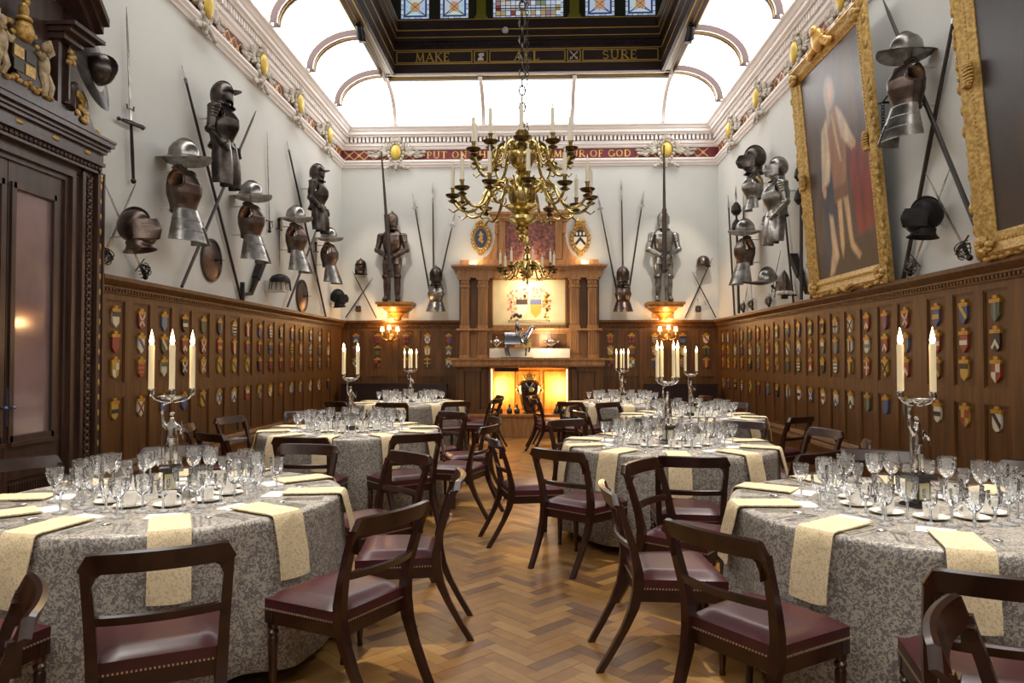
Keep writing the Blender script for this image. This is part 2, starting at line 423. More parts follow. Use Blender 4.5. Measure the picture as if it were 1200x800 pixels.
# ---- frieze, dentils and cornice
LOWM = [(0,5.28),(.02,5.28),(.03,5.31),(.06,5.33),(.06,5.35),(.085,5.38),(.085,5.41),(.03,5.43),(0,5.43)]
UPM = [(0,5.63),(.03,5.63),(.05,5.66),(.05,5.68),(.08,5.70),(.08,5.76),(0,5.76)]
CORN = [(0,5.86),(.14,5.86),(.15,5.885),(.19,5.9),(.19,5.95),(.21,5.96),(.235,6.0),(.27,6.02),(.27,6.075),(0,6.075)]
for w in 'LRBF':
    wall = {'L': WALL_L, 'R': WALL_R, 'B': WALL_B, 'F': WALL_F}[w]
    m = MB(); mould(m, w, LOWM); m.build('lower_moulding', MOULD, wall)
    m = MB(); mould(m, w, UPM); m.build('upper_moulding', MOULD, wall)
    m = MB(); mould(m, w, CORN); m.build('cornice', MOULD, wall)
    m = MB(); mould(m, w, [(0,5.43),(.012,5.43),(.012,5.63),(0,5.63)]); m.build('frieze', MAROON, wall)
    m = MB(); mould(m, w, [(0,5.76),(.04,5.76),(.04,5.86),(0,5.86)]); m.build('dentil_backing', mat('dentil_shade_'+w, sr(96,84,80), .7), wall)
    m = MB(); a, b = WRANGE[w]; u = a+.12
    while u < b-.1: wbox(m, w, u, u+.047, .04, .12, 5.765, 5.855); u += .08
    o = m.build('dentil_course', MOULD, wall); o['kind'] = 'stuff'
    # gilt lozenge ornament on the frieze
    m = MB()
    spans = {'B': [(XL+.05, -2.35), (1.95, XR-.05)], 'L': [(YF, D)], 'R': [(YF, D)], 'F': [(XL, XR)]}[w]
    for u0, u1 in spans:
        k = int((u1-u0)/.2); 
        for i in range(k):
            uc = u0+.1+i*.2
            nrm = {'L': (1,0,0), 'R': (-1,0,0), 'B': (0,-1,0), 'F': (0,1,0)}[w]
            m.line(WP(w, uc-.1, .012, 5.445), WP(w, uc+.1, .012, 5.615), .012, .004, nrm=nrm)
            m.line(WP(w, uc-.1, .012, 5.615), WP(w, uc+.1, .012, 5.445), .012, .004, nrm=nrm)
            for ax in range(4):
                an = ax*PI/2; du, dz = math.cos(an)*.028, math.sin(an)*.028
                m.line(WP(w, uc, .013, 5.53), WP(w, uc+du, .013, 5.53+dz), .022, .005, nrm=nrm)
    m.build('lozenge_ornament', GOLDP, wall)
# motto on the end wall
m = MB(); s_ = 'PUT ON THE WHOLE ARMOUR OF GOD'; h_ = .135; tw = text_width(s_, h_)
x0_, x1_ = -2.19, 1.86; k_ = (x1_-x0_)/tw
m.M = Matrix.Translation((x0_, D-.012, 5.462)) @ Matrix.Diagonal((k_, 1, 1, 1)); text(m, s_, h_); m.M = Matrix()
o = m.build('motto_lettering', GOLDP, WALL_B); o['label'] = 'gold capitals reading PUT ON THE WHOLE ARMOUR OF GOD'

# ---- ceiling: glazed coves, ribs, lantern
top = MB(); top.bx(LXL-.1, LXR+.1, LYF-.1, LYB+.2, 9.3, 9.4)
CEIL = struct('ceiling', top, DARKL, label='coved glazed ceiling with a dark timber lantern')
NA = 10
def cove_side(sgn, u0, u1):
    """one glazed panel of the left (-1) or right (+1) cove between stations u0 and u1"""
    xb = XL+INS if sgn < 0 else XR-INS; xt = LXL if sgn < 0 else LXR
    wB, wF = D-INS-LYB, LYF-(YF+INS)
    def fn(a, t):
        th = t*PI/2; x = xb+(xt-xb)*(1-math.cos(th)); z = Z_COVE+(Z_LAN-Z_COVE)*math.sin(th)
        y0 = u0 if u0 is not None else YF+INS+wF*(1-math.cos(th)); y1 = u1 if u1 is not None else D-INS-wB*(1-math.cos(th))
        return (x, y0+(y1-y0)*a, z)
    return MB().grid(fn, 1, NA)
def cove_end(back, u0, u1):
    yb = D-INS if back else YF+INS; yt = LYB if back else LYF
    def fn(a, t):
        th = t*PI/2; y = yb+(yt-yb)*(1-math.cos(th)); z = Z_COVE+(Z_LAN-Z_COVE)*math.sin(th)
        x0 = u0 if u0 is not None else XL+INS+(LXL-XL-INS)*(1-math.cos(th)); x1 = u1 if u1 is not None else XR-INS+(LXR-XR+INS)*(1-math.cos(th))
        return (x0+(x1-x0)*a, y, z)
    return MB().grid(fn, 1, NA)
RIBY = [12.70-1.555*i for i in range(9)]; RIBX = [-2.763, -1.04, .684, 2.426]
for sgn in (-1, 1):
    st = [None]+RIBY[::-1]+[None]
    for a, b in zip(st[:-1], st[1:]): cove_side(sgn, a, b).build('cove_pane', COVE, CEIL, smooth=60)
st = [None, 0, None]
st = [None]+RIBX+[None]
for back in (True, False):
    for a, b in zip(st[:-1], st[1:]): cove_end(back, a, b).build('cove_pane', COVE, CEIL, smooth=60)
def rib(kind, u, sgn=0):
    m = MB(); hw = .07 if kind == 'S' else .035; dp = .10 if kind == 'S' else .035
    for (off, w0, w1, d0, d1, mi) in ((0, -hw, hw, -.02, dp, 0), (0, -.012, .012, dp, dp+.008, 2), (0, -hw, -hw+.018, dp, dp+.012, 1), (0, hw-.018, hw, dp, dp+.012, 1)):
        rows = []
        for i in range(NA+3):
            th = max(0, min(1, (i-1)/NA))*PI/2
            if kind == 'S':
                xb = XL+INS if sgn < 0 else XR-INS; xt = LXL if sgn < 0 else LXR; A = xt-xb; B_ = Z_LAN-Z_COVE
                c = Vector((xb+A*(1-math.cos(th)), 0, Z_COVE+B_*math.sin(th)))
                nn = Vector((math.cos(th)/A, 0, -math.sin(th)/B_)).normalized()
            else:
                A = LYB-(D-INS); B_ = Z_LAN-Z_COVE
                c = Vector((0, D-INS+A*(1-math.cos(th)), Z_COVE+B_*math.sin(th)))
                nn = Vector((0, math.cos(th)/A, -math.sin(th)/B_)).normalized()
            side = Vector((0, 1, 0)) if kind == 'S' else Vector((1, 0, 0))
            base = c+side*u
            if i == 0: base = base-Vector((0, 0, .02))
            rows.append([base+side*w0+nn*d0, base+side*w1+nn*d0, base+side*w1+nn*d1, base+side*w0+nn*d1])
        vs = [p for r in rows for p in r]; fs = []
        for j in range(len(rows)-1):
            for q in range(4): fs.append((j*4+q, j*4+(q+1) % 4, (j+1)*4+(q+1) % 4, (j+1)*4+q))
        m.add(vs, fs, mi)
    return m.build('rib', [RIBD, RIBM, GOLDP] if kind == 'S' else [RIBM, RIBM, RIBM], CEIL, smooth=35)
for sgn in (-1, 1):
    for y in RIBY: rib('S', y, sgn)
for x in RIBX: rib('B', x)
# lantern frame: soffit beam, lettered entablature and glazed clerestory
IXL, IXR, IYB, IYF = -2.60, 2.24, 12.88, LYF+.2
GOLDL = mat('lantern_gold_line', sr(206,172,86), .4, metal=.15)
LWHITE = mat('soffit_white', sr(214,204,200), .5)
def ring(mb, off0, off1, z0, z1, mi=0):
    """rectangular ring round the lantern well; off is how far it stands inside the well face"""
    a, b, c, d = IXL+off0, IXR-off0, IYF+off0, IYB-off0
    e, f, g, h = IXL+off1, IXR-off1, IYF+off1, IYB-off1
    mb.bx(min(a,e), max(a,e), min(c,g), max(d,h), z0, z1, mi); mb.bx(min(b,f), max(b,f), min(c,g), max(d,h), z0, z1, mi)
    mb.bx(min(a,e), max(b,f), min(d,h), max(d,h), z0, z1, mi); mb.bx(min(a,e), max(b,f), min(c,g), max(c,g), z0, z1, mi)
m = MB(); ring(m, -.24, 0, Z_LAN+.012, 7.62, 0); ring(m, -.26, -.6, Z_LAN+.02, 9.3, 0); m.build('lantern_wall', DARKL, CEIL)
m = MB(); ring(m, -.22, -.16, Z_LAN-.045, Z_LAN+.012, 0); ring(m, -.05, .012, Z_LAN-.02, Z_LAN+.03, 0); m.build('soffit_moulding', DARKL, CEIL)
m = MB(); ring(m, -.235, -.215, Z_LAN-.05, Z_LAN-.0, 0); ring(m, -.16, -.145, Z_LAN-.03, Z_LAN-.0, 0); ring(m, -.055, -.04, Z_LAN-.026, Z_LAN-.0, 0); m.build('soffit_gold_line', GOLDL, CEIL)
m = MB(); m.bx(IXL-.2, IXR+.2, IYB-.015, IYB+.01, Z_LAN-.03, Z_LAN+.005); m.build('white_fillet', LWHITE, CEIL)
m = MB(); ring(m, -.16, -.05, Z_LAN-.012, Z_LAN+.012, 0); m.build('soffit_channel', mat('soffit_shade', sr(88,70,64), .35, spec=.6), CEIL)
m = MB()
for z, t, o_ in ((6.83,.012,.014),(7.085,.010,.012),(7.30,.012,.05),(7.42,.016,.075),(7.60,.014,.09)): ring(m, 0, o_, z, z+t)
m.build('gold_line', GOLDL, CEIL)
m = MB()
for z0, z1, o_ in ((7.24,7.30,.045),(7.312,7.42,.065),(7.436,7.60,.085),(6.70,6.82,.012)): ring(m, 0, o_, z0, z1)
m.build('lantern_moulding', DARKL, CEIL)
m = MB()
x = IXL+.1
while x < IXR-.1: m.bx(x, x+.03, IYB-.035, IYB, 7.15, 7.21); x += .055
o = m.build('lantern_dentils', DARKL, CEIL); o['kind'] = 'stuff'
# MAKE ALL SURE, in three framed tablets with two emblems between them
m = MB()
def tablet(x0, x1, z0=6.865, z1=7.06):
    for a, b in (((x0,z0),(x1,z0)),((x1,z0),(x1,z1)),((x1,z1),(x0,z1)),((x0,z1),(x0,z0))):
        m.line((a[0], IYB-.001, a[1]), (b[0], IYB-.001, b[1]), .014, .004)
xs = [ony(px_, 68, IYB).x for px_ in (465, 553, 556, 571, 574, 662, 665, 680, 683, 771)]
for a, b in zip(xs[0::2], xs[1::2]): tablet(a, b)
for wd, pa, pb in (('MAKE', 487, 528), ('ALL', 603, 634), ('SURE', 706, 748)):
    a, b = ony(pa, 68, IYB).x, ony(pb, 68, IYB).x; hh = .155; kk = (b-a)/text_width(wd, hh)
    m.M = Matrix.Translation((a, IYB-.001, 6.885)) @ Matrix.Diagonal((kk, 1, 1, 1)); text(m, wd, hh); m.M = Matrix()
o = m.build('motto_lettering', GOLDL, CEIL); o['label'] = 'gold tablets reading MAKE ALL SURE'
m = MB(); c = (xs[6]+xs[7])/2
for sx in (-1, 1): m.line((c-sx*.07, IYB-.001, 6.89), (c+sx*.07, IYB-.001, 7.035), .016, .005); m.line((c+sx*.028, IYB-.001, 6.90), (c+sx*.068, IYB-.001, 6.93), .012, .005)
m.build('crossed_sword_emblem', LWHITE, CEIL)
m = MB(); c = (xs[2]+xs[3])/2
m.M = Matrix.Translation((c, IYB-.002, 6.96)); m.ell((0, 0, .03), (.042, .006, .04)); m.prism([(-.06,-.07),(.05,-.07),(.045,-.03),(-.01,0),(-.05,-.03)], -.006, 0); m.prism([(-.055,.05),(.05,.07),(.06,.02),(.03,.0)], -.006, 0); m.M = Matrix()
m.build('helmet_emblem', LWHITE, CEIL)
# clerestory
GLASSE = None
def stained():
    mm = bpy.data.materials.new('stained_glass'); mm.use_nodes = True; n = mm.node_tree; n.nodes.remove(n.nodes['Principled BSDF'])
    a = n.nodes.new('ShaderNodeAttribute'); a.attribute_name = 'tint'; e = n.nodes.new('ShaderNodeEmission'); e.inputs[1].default_value = LANTERN_GLASS*.62
    n.links.new(a.outputs['Color'], e.inputs[0]); n.links.new(e.outputs[0], n.nodes['Material Output'].inputs[0]); return mm
STAIN = stained(); LEAD = mat('lead', sr(30,34,44), .6)
wn = 0
def clerestory(cx, w, z0, z1, style, M):
    """stained-glass light facing -Y in local space"""
    global wn; wn += 1
    rnd = random.Random(wn)
    fr = MB(); fr.M = M
    for q in ((cx-w/2-.05, cx-w/2, z0-.04, z1+.04), (cx+w/2, cx+w/2+.05, z0-.04, z1+.04), (cx-w/2, cx+w/2, z0-.04, z0), (cx-w/2, cx+w/2, z1, z1+.04)):
        fr.bx(q[0], q[1], -.03, .05, q[2], q[3])
    root = struct('window_%d' % wn, fr, GREENL, label='leaded stained-glass light in the lantern')
    g = MB(); g.M = M; ld = MB(); ld.M = M
    def piece(x0, x1, za, zb, col): g.col = col; g.add([(x0,.012,za),(x1,.012,za),(x1,.012,zb),(x0,.012,zb)], [(0,1,2,3)])
    x0, x1 = cx-w/2, cx+w/2; bw = .045
    blue, white, pale, red, yel, grn = sr(46,70,120), sr(206,214,224), sr(196,206,226), sr(150,62,58), sr(206,182,96), sr(130,150,110)
    # border squares
    for (a, b, c_, d_, vert) in ((x0, x0+bw, z0, z1, 1), (x1-bw, x1, z0, z1, 1), (x0+bw, x1-bw, z0, z0+bw, 0), (x0+bw, x1-bw, z1-bw, z1, 0)):
        L_ = (d_-c_) if vert else (b-a); k = max(2, int(L_/.09))
        for i in range(k):
            col = white if i % 2 else sr(170,186,214)
            if vert: piece(a, b, c_+L_*i/k, c_+L_*(i+1)/k, col); ld.line((a, .012, c_+L_*i/k), (b, .012, c_+L_*i/k), .008, .006)
            else: piece(a+L_*i/k, a+L_*(i+1)/k, c_, d_, col); ld.line((a+L_*i/k, .012, c_), (a+L_*i/k, .012, d_), .008, .006)
    ix0, ix1, iz0, iz1 = x0+bw, x1-bw, z0+bw, z1-bw
    if style == 'quarry':
        b2 = .035
        for q in ((ix0, ix0+b2, iz0, iz1), (ix1-b2, ix1, iz0, iz1), (ix0+b2, ix1-b2, iz0, iz0+b2), (ix0+b2, ix1-b2, iz1-b2, iz1)): piece(*q, blue)
        ix0 += b2; ix1 -= b2; iz0 += b2; iz1 -= b2
        nz_ = max(2, round((iz1-iz0)/((ix1-ix0)*.9)));
        for j in range(nz_):
            za, zb = iz0+(iz1-iz0)*j/nz_, iz0+(iz1-iz0)*(j+1)/nz_; xm, zm = (ix0+ix1)/2, (za+zb)/2
            for tri, col in (((ix0,za,ix1,za), white), ((ix1,za,ix1,zb), pale), ((ix1,zb,ix0,zb), white), ((ix0,zb,ix0,za), pale)):
                g.col = tuple(c*rnd.uniform(.8, 1.05) for c in col); g.add([(tri[0],.012,tri[1]),(tri[2],.012,tri[3]),(xm,.012,zm)], [(0,1,2)])
            ld.line((ix0,.012,za),(ix1,.012,zb),.012,.006); ld.line((ix0,.012,zb),(ix1,.012,za),.012,.006)
            ld.line((ix0,.012,za),(xm,.012,zm-(zb-za)*.2),.008,.006); ld.line((ix1,.012,za),(xm,.012,zm-(zb-za)*.2),.008,.006)
            g.col = sr(196,150,110) if j % 2 == 0 else sr(150,110,60)
            r_ = (ix1-ix0)*.24
            vs = [(xm+r_*math.cos(a), .006, zm+r_*1.1*math.sin(a)) for a in [2*PI*i/12 for i in range(12)]]; g.add(vs, [tuple(range(12))])
            for q in range(10):
                rx_, rz_ = rnd.uniform(ix0+.02, ix1-.02), rnd.uniform(za+.02, zb-.02); ld.box((rx_, .008, rz_), (.012, .006, .012))
    else:
        nx = max(4, int((ix1-ix0)/.09)); nz_ = max(3, int((iz1-iz0)/.09))
        for i in range(nx):
            for j in range(nz_):
                col = rnd.choice([white, pale, sr(196,190,180), sr(176,160,110), sr(130,140,120), pale, white, sr(150,120,130)]); edge = j == 0 or i in (0, nx-1)
                if edge and (i+j) % 2: col = rnd.choice([sr(180,156,96), sr(130,70,66), sr(176,150,110)])
                a, b = ix0+(ix1-ix0)*i/nx, ix0+(ix1-ix0)*(i+1)/nx; c_, d_ = iz0+(iz1-iz0)*j/nz_, iz0+(iz1-iz0)*(j+1)/nz_
                piece(a, b, c_, d_, col); ld.line((a,.012,c_),(b,.012,c_),.01,.006); ld.line((a,.012,c_),(a,.012,d_),.01,.006)
        for zq in (iz0+.13,): ld.line((ix0,.01,zq),(ix1,.01,zq),.02,.008)
    g.build('glazing', STAIN, root); ld.build('leading', LEAD, root)
    return root
MW = Matrix.Translation((0, IYB+.12, 0))
PXW = [(470, 503, 'quarry'), (516, 549, 'quarry'), (578, 660, 'grid'), (686, 720, 'quarry'), (733, 768, 'quarry')]
for a, b, s2 in PXW:
    xa, xb_ = ony(a, 20, IYB+.12).x, ony(b, 20, IYB+.12).x
    clerestory((xa+xb_)/2, xb_-xa, 7.72, 9.1, s2, MW)
fill = MB(); fx = [ony(a, 20, IYB+.12).x for p in PXW for a in p[:2]]; edges = [IXL-.3]+fx+[IXR+.3]
for a, b in zip(edges[0::2], edges[1::2]): fill.bx(a, b, IYB+.10, IYB+.16, 7.6, 9.3)
for a, b in zip(fx[0::2], fx[1::2]): fill.bx(a, b, IYB+.10, IYB+.16, 7.6, 7.72); fill.bx(a, b, IYB+.10, IYB+.16, 9.1, 9.3)
fill.build('lantern_mullions', GREENL, CEIL)
PILG = mat('pilaster_green_gold', sr(150,150,50), .45, metal=.2)
for px_ in (564, 673):
    c = ony(px_, 15, IYB+.1).x; p = MB()
    p.bx(c-.12, c+.12, IYB+.02, IYB+.10, 7.62, 7.70); p.bx(c-.10, c+.10, IYB+.03, IYB+.10, 7.70, 7.74); p.bx(c-.085, c+.085, IYB+.05, IYB+.10, 7.74, 9.2)
    for i in range(4): p.bx(c-.075+i*.042, c-.05+i*.042, IYB+.035, IYB+.05, 7.78, 9.1)
    p.build('lantern_pilaster', PILG, CEIL)
for sgn in (-1, 1):
    X = IXL-.22 if sgn < 0 else IXR+.22
    side = MB(); side.bx(X-.03, X+.03, IYF-.2, IYB+.2, 7.6, 7.72); side.bx(X-.03, X+.03, IYF-.2, IYB+.2, 9.1, 9.3)
    ys = [IYB-.9-1.2*i for i in range(10)]
    for i, y in enumerate(ys):
        Mx = Matrix.Translation((X, y, 0)) @ Matrix.Rotation(PI/2 if sgn < 0 else -PI/2, 4, 'Z')
        clerestory(0, .8, 7.72, 9.1, 'quarry', Mx)
        side.bx(X-.03, X+.03, y+.4, y+.8, 7.72, 9.1)
    side.build('lantern_mullions', GREENL, CEIL)
m = MB(); m.lathe([(.001,-.05),(.05,-.04),(.06,0),(.05,.03),(.02,.05)], 14, (ony(592, 35, IYB-.12).x, IYB-.12, ony(592, 35, IYB-.12).z)); 
o = m.build('dome_camera', mat('white_plastic', sr(210,206,206), .4), smooth=True)
tag(o, 'small white dome camera on the dark lantern moulding above the motto tablets', 'camera')
# spotlights clipped to the lantern beams, aimed at the two standing armours
for sgn, X, tgt, which in ((-1, IXL-.14, (-2.88, D-.3, 3.2), 'the armour left of the fireplace'), (1, IXR+.14, (2.54, D-.3, 3.2), 'the armour right of the fireplace')):
    yy = 10.9 if sgn < 0 else 11.1
    t = thing('spotlight', 'small black spotlight on the lantern beam, aimed %s' % ('over the morion wall' if sgn < 0 else 'over the portrait wall'), 'spotlight', (X, yy, Z_LAN-.05))
    b = MB(); b.box((0, 0, .02), (.08, .2, .05)); b.build('mount', BLACKM, t)
    b = MB(); dv = (Vector(tgt)-Vector((X, yy, Z_LAN-.14))).normalized()
    b.tube([Vector((0,0,-.08))-dv*.1, Vector((0,0,-.08))+dv*.1], [.05, .062], 12); b.tube([(0,0,0),(0,0,-.08)], .015, 6); b.build('lamp_head', BLACKM, t, smooth=True)
    lamp('spot_beam', 'SPOT', Vector((X, yy, Z_LAN-.13))+dv*.14, 480, (1.0, .86, .7), .03, tgt, .55, .6)
    tb = (-2.11, 11.9, .76) if sgn < 0 else (1.40, 11.9, .76); d2 = (Vector(tb)-Vector((X, yy+.12, Z_LAN-.14))).normalized()
    b = MB(); b.tube([Vector((0,.12,-.08))-d2*.1, Vector((0,.12,-.08))+d2*.1], [.05, .062], 12); b.tube([(0,.12,0),(0,.12,-.08)], .015, 6); b.bx(-.03,.03,.08,.16,-.02,.02); b.build('lamp_head', BLACKM, t, smooth=True)  # second head, added to the fixture to brighten the table below
    lamp('added_table_spot', 'SPOT', Vector((X, yy+.12, Z_LAN-.13))+d2*.14, 1250, (1.0, .92, .82), .07, tb, .52, .8)

# added spotlights along both beams, out of view, to brighten the tabletops   (SPOTS_FOR_TABLES)
for (tx, ty, wh) in ((-1.974, 3.821, 'by the carved doorway'), (1.903, 3.68, 'under the tall portraits'), (-1.93, 7.38, 'midway along the helmet wall'), (1.13, 6.28, 'jutting into the aisle'), (1.97, 9.30, 'midway along the portrait wall')):
    X = IXL-.14 if tx < 0 else IXR+.14; yy = ty-.2; tgt = (tx, ty, .76)
    t = thing('spotlight', 'added unseen spotlight on the lantern beam aimed at the table '+wh, 'spotlight', (X, yy, Z_LAN-.05))
    b = MB(); b.box((0, 0, .02), (.08, .2, .05)); b.build('mount', BLACKM, t)
    dv = (Vector(tgt)-Vector((X, yy, Z_LAN-.14))).normalized(); b = MB(); b.tube([Vector((0,0,-.08))-dv*.1, Vector((0,0,-.08))+dv*.1], [.05, .062], 12); b.tube([(0,0,0),(0,0,-.08)], .015, 6); b.build('lamp_head', BLACKM, t, smooth=True)
    lamp('added_table_spot', 'SPOT', Vector((X, yy, Z_LAN-.13))+dv*.14, 1250, (1.0, .92, .82), .07, tgt, .52, .8)
# ================================================================== DINING FURNITURE
S.cycles.transparent_max_bounces = 28
S.cycles.max_bounces = 8
S.cycles.sample_clamp_indirect = 6.0
MAHOG = mat('mahogany', sr(58,29,19), .28, col2=sr(38,18,12), scale=5, stretch=(3,3,3), coat=.35)
LEATHER = mat('oxblood_leather', sr(78,34,38), .33, col2=sr(58,24,27), scale=4, bump=.12, bscale=9, spec=.55)
BRASSN = mat('brass_nail', sr(220,204,172), .3, metal=.8)
SILVER = mat('silver', sr(214,210,204), .16, metal=1.0, col2=sr(180,176,170), scale=40, bump=.15, bscale=70)
CUTL = mat('cutlery_silver', sr(220,218,212), .2, metal=.85)
CERAM = mat('white_china', sr(236,232,224), .18, spec=.6)
CARD = mat('white_card', sr(240,240,240), .6)
INK = mat('grey_ink', sr(140,144,170), .6)
WAX = mat('ivory_wax', sr(244,228,188), .45, emit=(1.0,.72,.38), estr=.10)
DARKB = mat('dark_plinth', sr(38,34,32), .25, coat=.3)
def damask(name, a, b, sc, rough=.7, pos=(.46,.54), dist=2.2, spec=.25):
    m, n, bs = nt(name); L = n.links; bs.inputs['Roughness'].default_value = rough; bs.inputs['Specular IOR Level'].default_value = spec
    tc = n.nodes.new('ShaderNodeTexCoord'); nz = n.nodes.new('ShaderNodeTexNoise')
    nz.inputs['Scale'].default_value = sc; nz.inputs['Detail'].default_value = 1.5; nz.inputs['Distortion'].default_value = dist
    L.new(tc.outputs['Object'], nz.inputs['Vector'])
    r = n.nodes.new('ShaderNodeValToRGB'); e = r.color_ramp.elements; e[0].position = pos[0]; e[1].position = pos[1]; e[0].color = (*a, 1); e[1].color = (*b, 1)
    L.new(nz.outputs[0], r.inputs[0]); L.new(r.outputs[0], bs.inputs['Base Color'])
    wv = n.nodes.new('ShaderNodeBump'); wv.inputs['Strength'].default_value = .15; wv.inputs['Distance'].default_value = .003
    L.new(nz.outputs[0], wv.inputs['Height']); L.new(wv.outputs[0], bs.inputs['Normal'])
    return m
CLOTH = damask('grey_damask', sr(116,109,107), sr(178,171,156), 44, rough=.45, spec=.5)
NAPK = damask('cream_damask', sr(228,208,170), sr(204,182,142), 48, pos=(.50,.58))
def glassmat(name, refl=1.0, tint=(.975,.98,.975), ior=1.75, rough=.03, haze=.09):
    m = bpy.data.materials.new(name); m.use_nodes = True; n = m.node_tree; n.nodes.remove(n.nodes['Principled BSDF']); L = n.links
    tr = n.nodes.new('ShaderNodeBsdfTransparent'); tr.inputs[0].default_value = (*tint, 1)
    gl = n.nodes.new('ShaderNodeBsdfGlossy'); gl.inputs['Roughness'].default_value = rough
    df = n.nodes.new('ShaderNodeBsdfDiffuse'); df.inputs[0].default_value = (.95, .95, .95, 1)
    fr = n.nodes.new('ShaderNodeFresnel'); fr.inputs[0].default_value = ior
    tc = n.nodes.new('ShaderNodeTexCoord'); vo = n.nodes.new('ShaderNodeTexVoronoi'); vo.inputs['Scale'].default_value = 55; L.new(tc.outputs['Object'], vo.inputs['Vector'])
    bp = n.nodes.new('ShaderNodeBump'); bp.inputs['Strength'].default_value = .55; bp.inputs['Distance'].default_value = .006
    L.new(vo.outputs['Distance'], bp.inputs['Height']); L.new(bp.outputs[0], gl.inputs['Normal']); L.new(bp.outputs[0], fr.inputs['Normal'])
    m1 = n.nodes.new('ShaderNodeMixShader'); m1.inputs[0].default_value = haze; L.new(tr.outputs[0], m1.inputs[1]); L.new(df.outputs[0], m1.inputs[2])
    m2 = n.nodes.new('ShaderNodeMixShader'); L.new(fr.outputs[0], m2.inputs[0]); L.new(m1.outputs[0], m2.inputs[1]); L.new(gl.outputs[0], m2.inputs[2])
    L.new(m2.outputs[0], n.nodes['Material Output'].inputs[0]); return m
CRYSTAL = glassmat('cut_crystal'); CRYST2 = glassmat('cut_crystal_stem', haze=.30)

# ---- dining chair (front towards +Y, origin on the floor)
def make_chair():
    t = thing('dining_chair', 'mahogany dining chair', 'chair')
    # seat
    def sx(y): return .205+.035*(y+.21)/.42
    def fs_(u, v):
        y = -.21+.42*v; w = sx(y); x = (-1+2*u)*w
        e = min(1, (1-abs(-1+2*u))*4)*min(1, (1-abs(-1+2*v))*4); e = math.sin(max(0, e)*PI/2)
        return (x, y, .445+.032*e)
    st = MB(); st.grid(fs_, 10, 10)
    rim = [(-1,-1),(1,-1),(1,1),(-1,1)]
    pts = [(sgx*sx(.21*sgy), .21*sgy) for sgx, sgy in rim]
    for (a, b) in zip(pts, pts[1:]+pts[:1]):
        st.add([(a[0],a[1],.395),(b[0],b[1],.395),(b[0],b[1],.445),(a[0],a[1],.445)], [(0,1,2,3)])
    st.add([(p[0],p[1],.395) for p in pts], [(3,2,1,0)])
    seat = st.build('seat', LEATHER, t, smooth=60, clean=True)
    nl = MB()
    for (a, b) in zip(pts, pts[1:]+pts[:1]):
        A, B = Vector((*a, .402)), Vector((*b, .402)); k = int((B-A).length/.0145)
        nn = Vector((B.y-A.y, A.x-B.x, 0)).normalized()
        for i in range(k+1):
            p = A+(B-A)*(i/k)+nn*.002; nl.box(p, (.0065, .0065, .0065))
    o = nl.build('nail_trim', BRASSN, seat); o['kind'] = 'stuff'
    ap = MB()
    for (a, b) in zip(pts, pts[1:]+pts[:1]):
        A, B = Vector((*a, 0)), Vector((*b, 0)); nn = Vector((-(B.y-A.y), B.x-A.x, 0)).normalized()*.02
        ap.add([A+Vector((0,0,.34)), B+Vector((0,0,.34)), B+nn+Vector((0,0,.34)), A+nn+Vector((0,0,.34)), A+Vector((0,0,.396)), B+Vector((0,0,.396)), B+nn+Vector((0,0,.396)), A+nn+Vector((0,0,.396))],
               [(3,2,1,0),(4,5,6,7),(0,1,5,4),(1,2,6,5),(2,3,7,6),(3,0,4,7)])
    ap.build('seat_rail', MAHOG, t)
    for s in (-1, 1):
        l = MB(); pr = [(.013,0),(.015,.01),(.012,.03),(.016,.06),(.021,.20),(.024,.27),(.018,.28),(.024,.29),(.026,.30),(.018,.31),(.025,.32),(.025,.36)]
        l.lathe(pr, 10, (s*.215, .185, 0)); l.bx(s*.215-.024, s*.215+.024, .162, .208, .345, .398)
        l.build('leg', MAHOG, t, smooth=45)
    prof = [(-.395,0),(-.335,.10),(-.275,.21),(-.232,.31),(-.212,.40),(-.212,.48),(-.232,.58),(-.262,.68),(-.29,.76),(-.302,.80)]
    for s in (-1, 1):
        l = MB(); vs = []; fs = []
        for i, (y, z) in enumerate(prof):
            x = s*(.185+.022*min(1, z/.4)+(.018*(z-.4)/.4 if z > .4 else 0)); hw = .0155+.004*math.sin(PI*min(1, z/.8)); hd = .017+.009*math.exp(-((z-.40)/.13)**2)
            vs += [(x-hw, y-hd, z), (x+hw, y-hd, z), (x+hw, y+hd, z), (x-hw, y+hd, z)]
        for i in range(len(prof)-1):
            for q in range(4): fs.append((i*4+q, i*4+(q+1)%4, i*4+4+(q+1)%4, i*4+4+q))
        fs += [(3,2,1,0), tuple(len(vs)-4+q for q in range(4))]
        l.add(vs, fs); l.build('leg', MAHOG, t, smooth=50)
    # broad curved top rail
    def rail(z0, z1, w0, w1, y0, th, bow, n=12, lean=.0, roundc=0.):
        r = MB(); rows = []
        for i in range(n+1):
            s = -1+2*i/n; xt, xb = s*w1, s*w0; e = 1-s*s; y = y0-bow*e
            zt = z1-roundc*(max(0, abs(s)-.86)/.14)**2.2
            zb = z0+roundc*.0
            rows.append([(xb, y+th/2, zb), (xb, y-th/2, zb), (xt, y-th/2-lean, zt-.006), (xt, y-lean, zt), (xt, y+th/2-lean, zt-.006)])
        vs = [p for q in rows for p in q]; fs = []
        for i in range(n):
            for q in range(5): fs.append((i*5+q, i*5+(q+1)%5, i*5+5+(q+1)%5, i*5+5+q))
        fs += [(4,3,2,1,0), tuple(n*5+q for q in range(5))]
        r.add(vs, fs); return r
    rail(.778, .856, .236, .246, -.292, .03, .036, lean=.026, roundc=.05, n=20).build('top_rail', MAHOG, t, smooth=40)
    for s in (-1, 1):
        g = MB(); g.prism([(s*.212,.782),(s*.165,.782),(s*.192,.765),(s*.205,.735),(s*.21,.70)], -.312, -.276); g.build('rail_bracket', MAHOG, t)
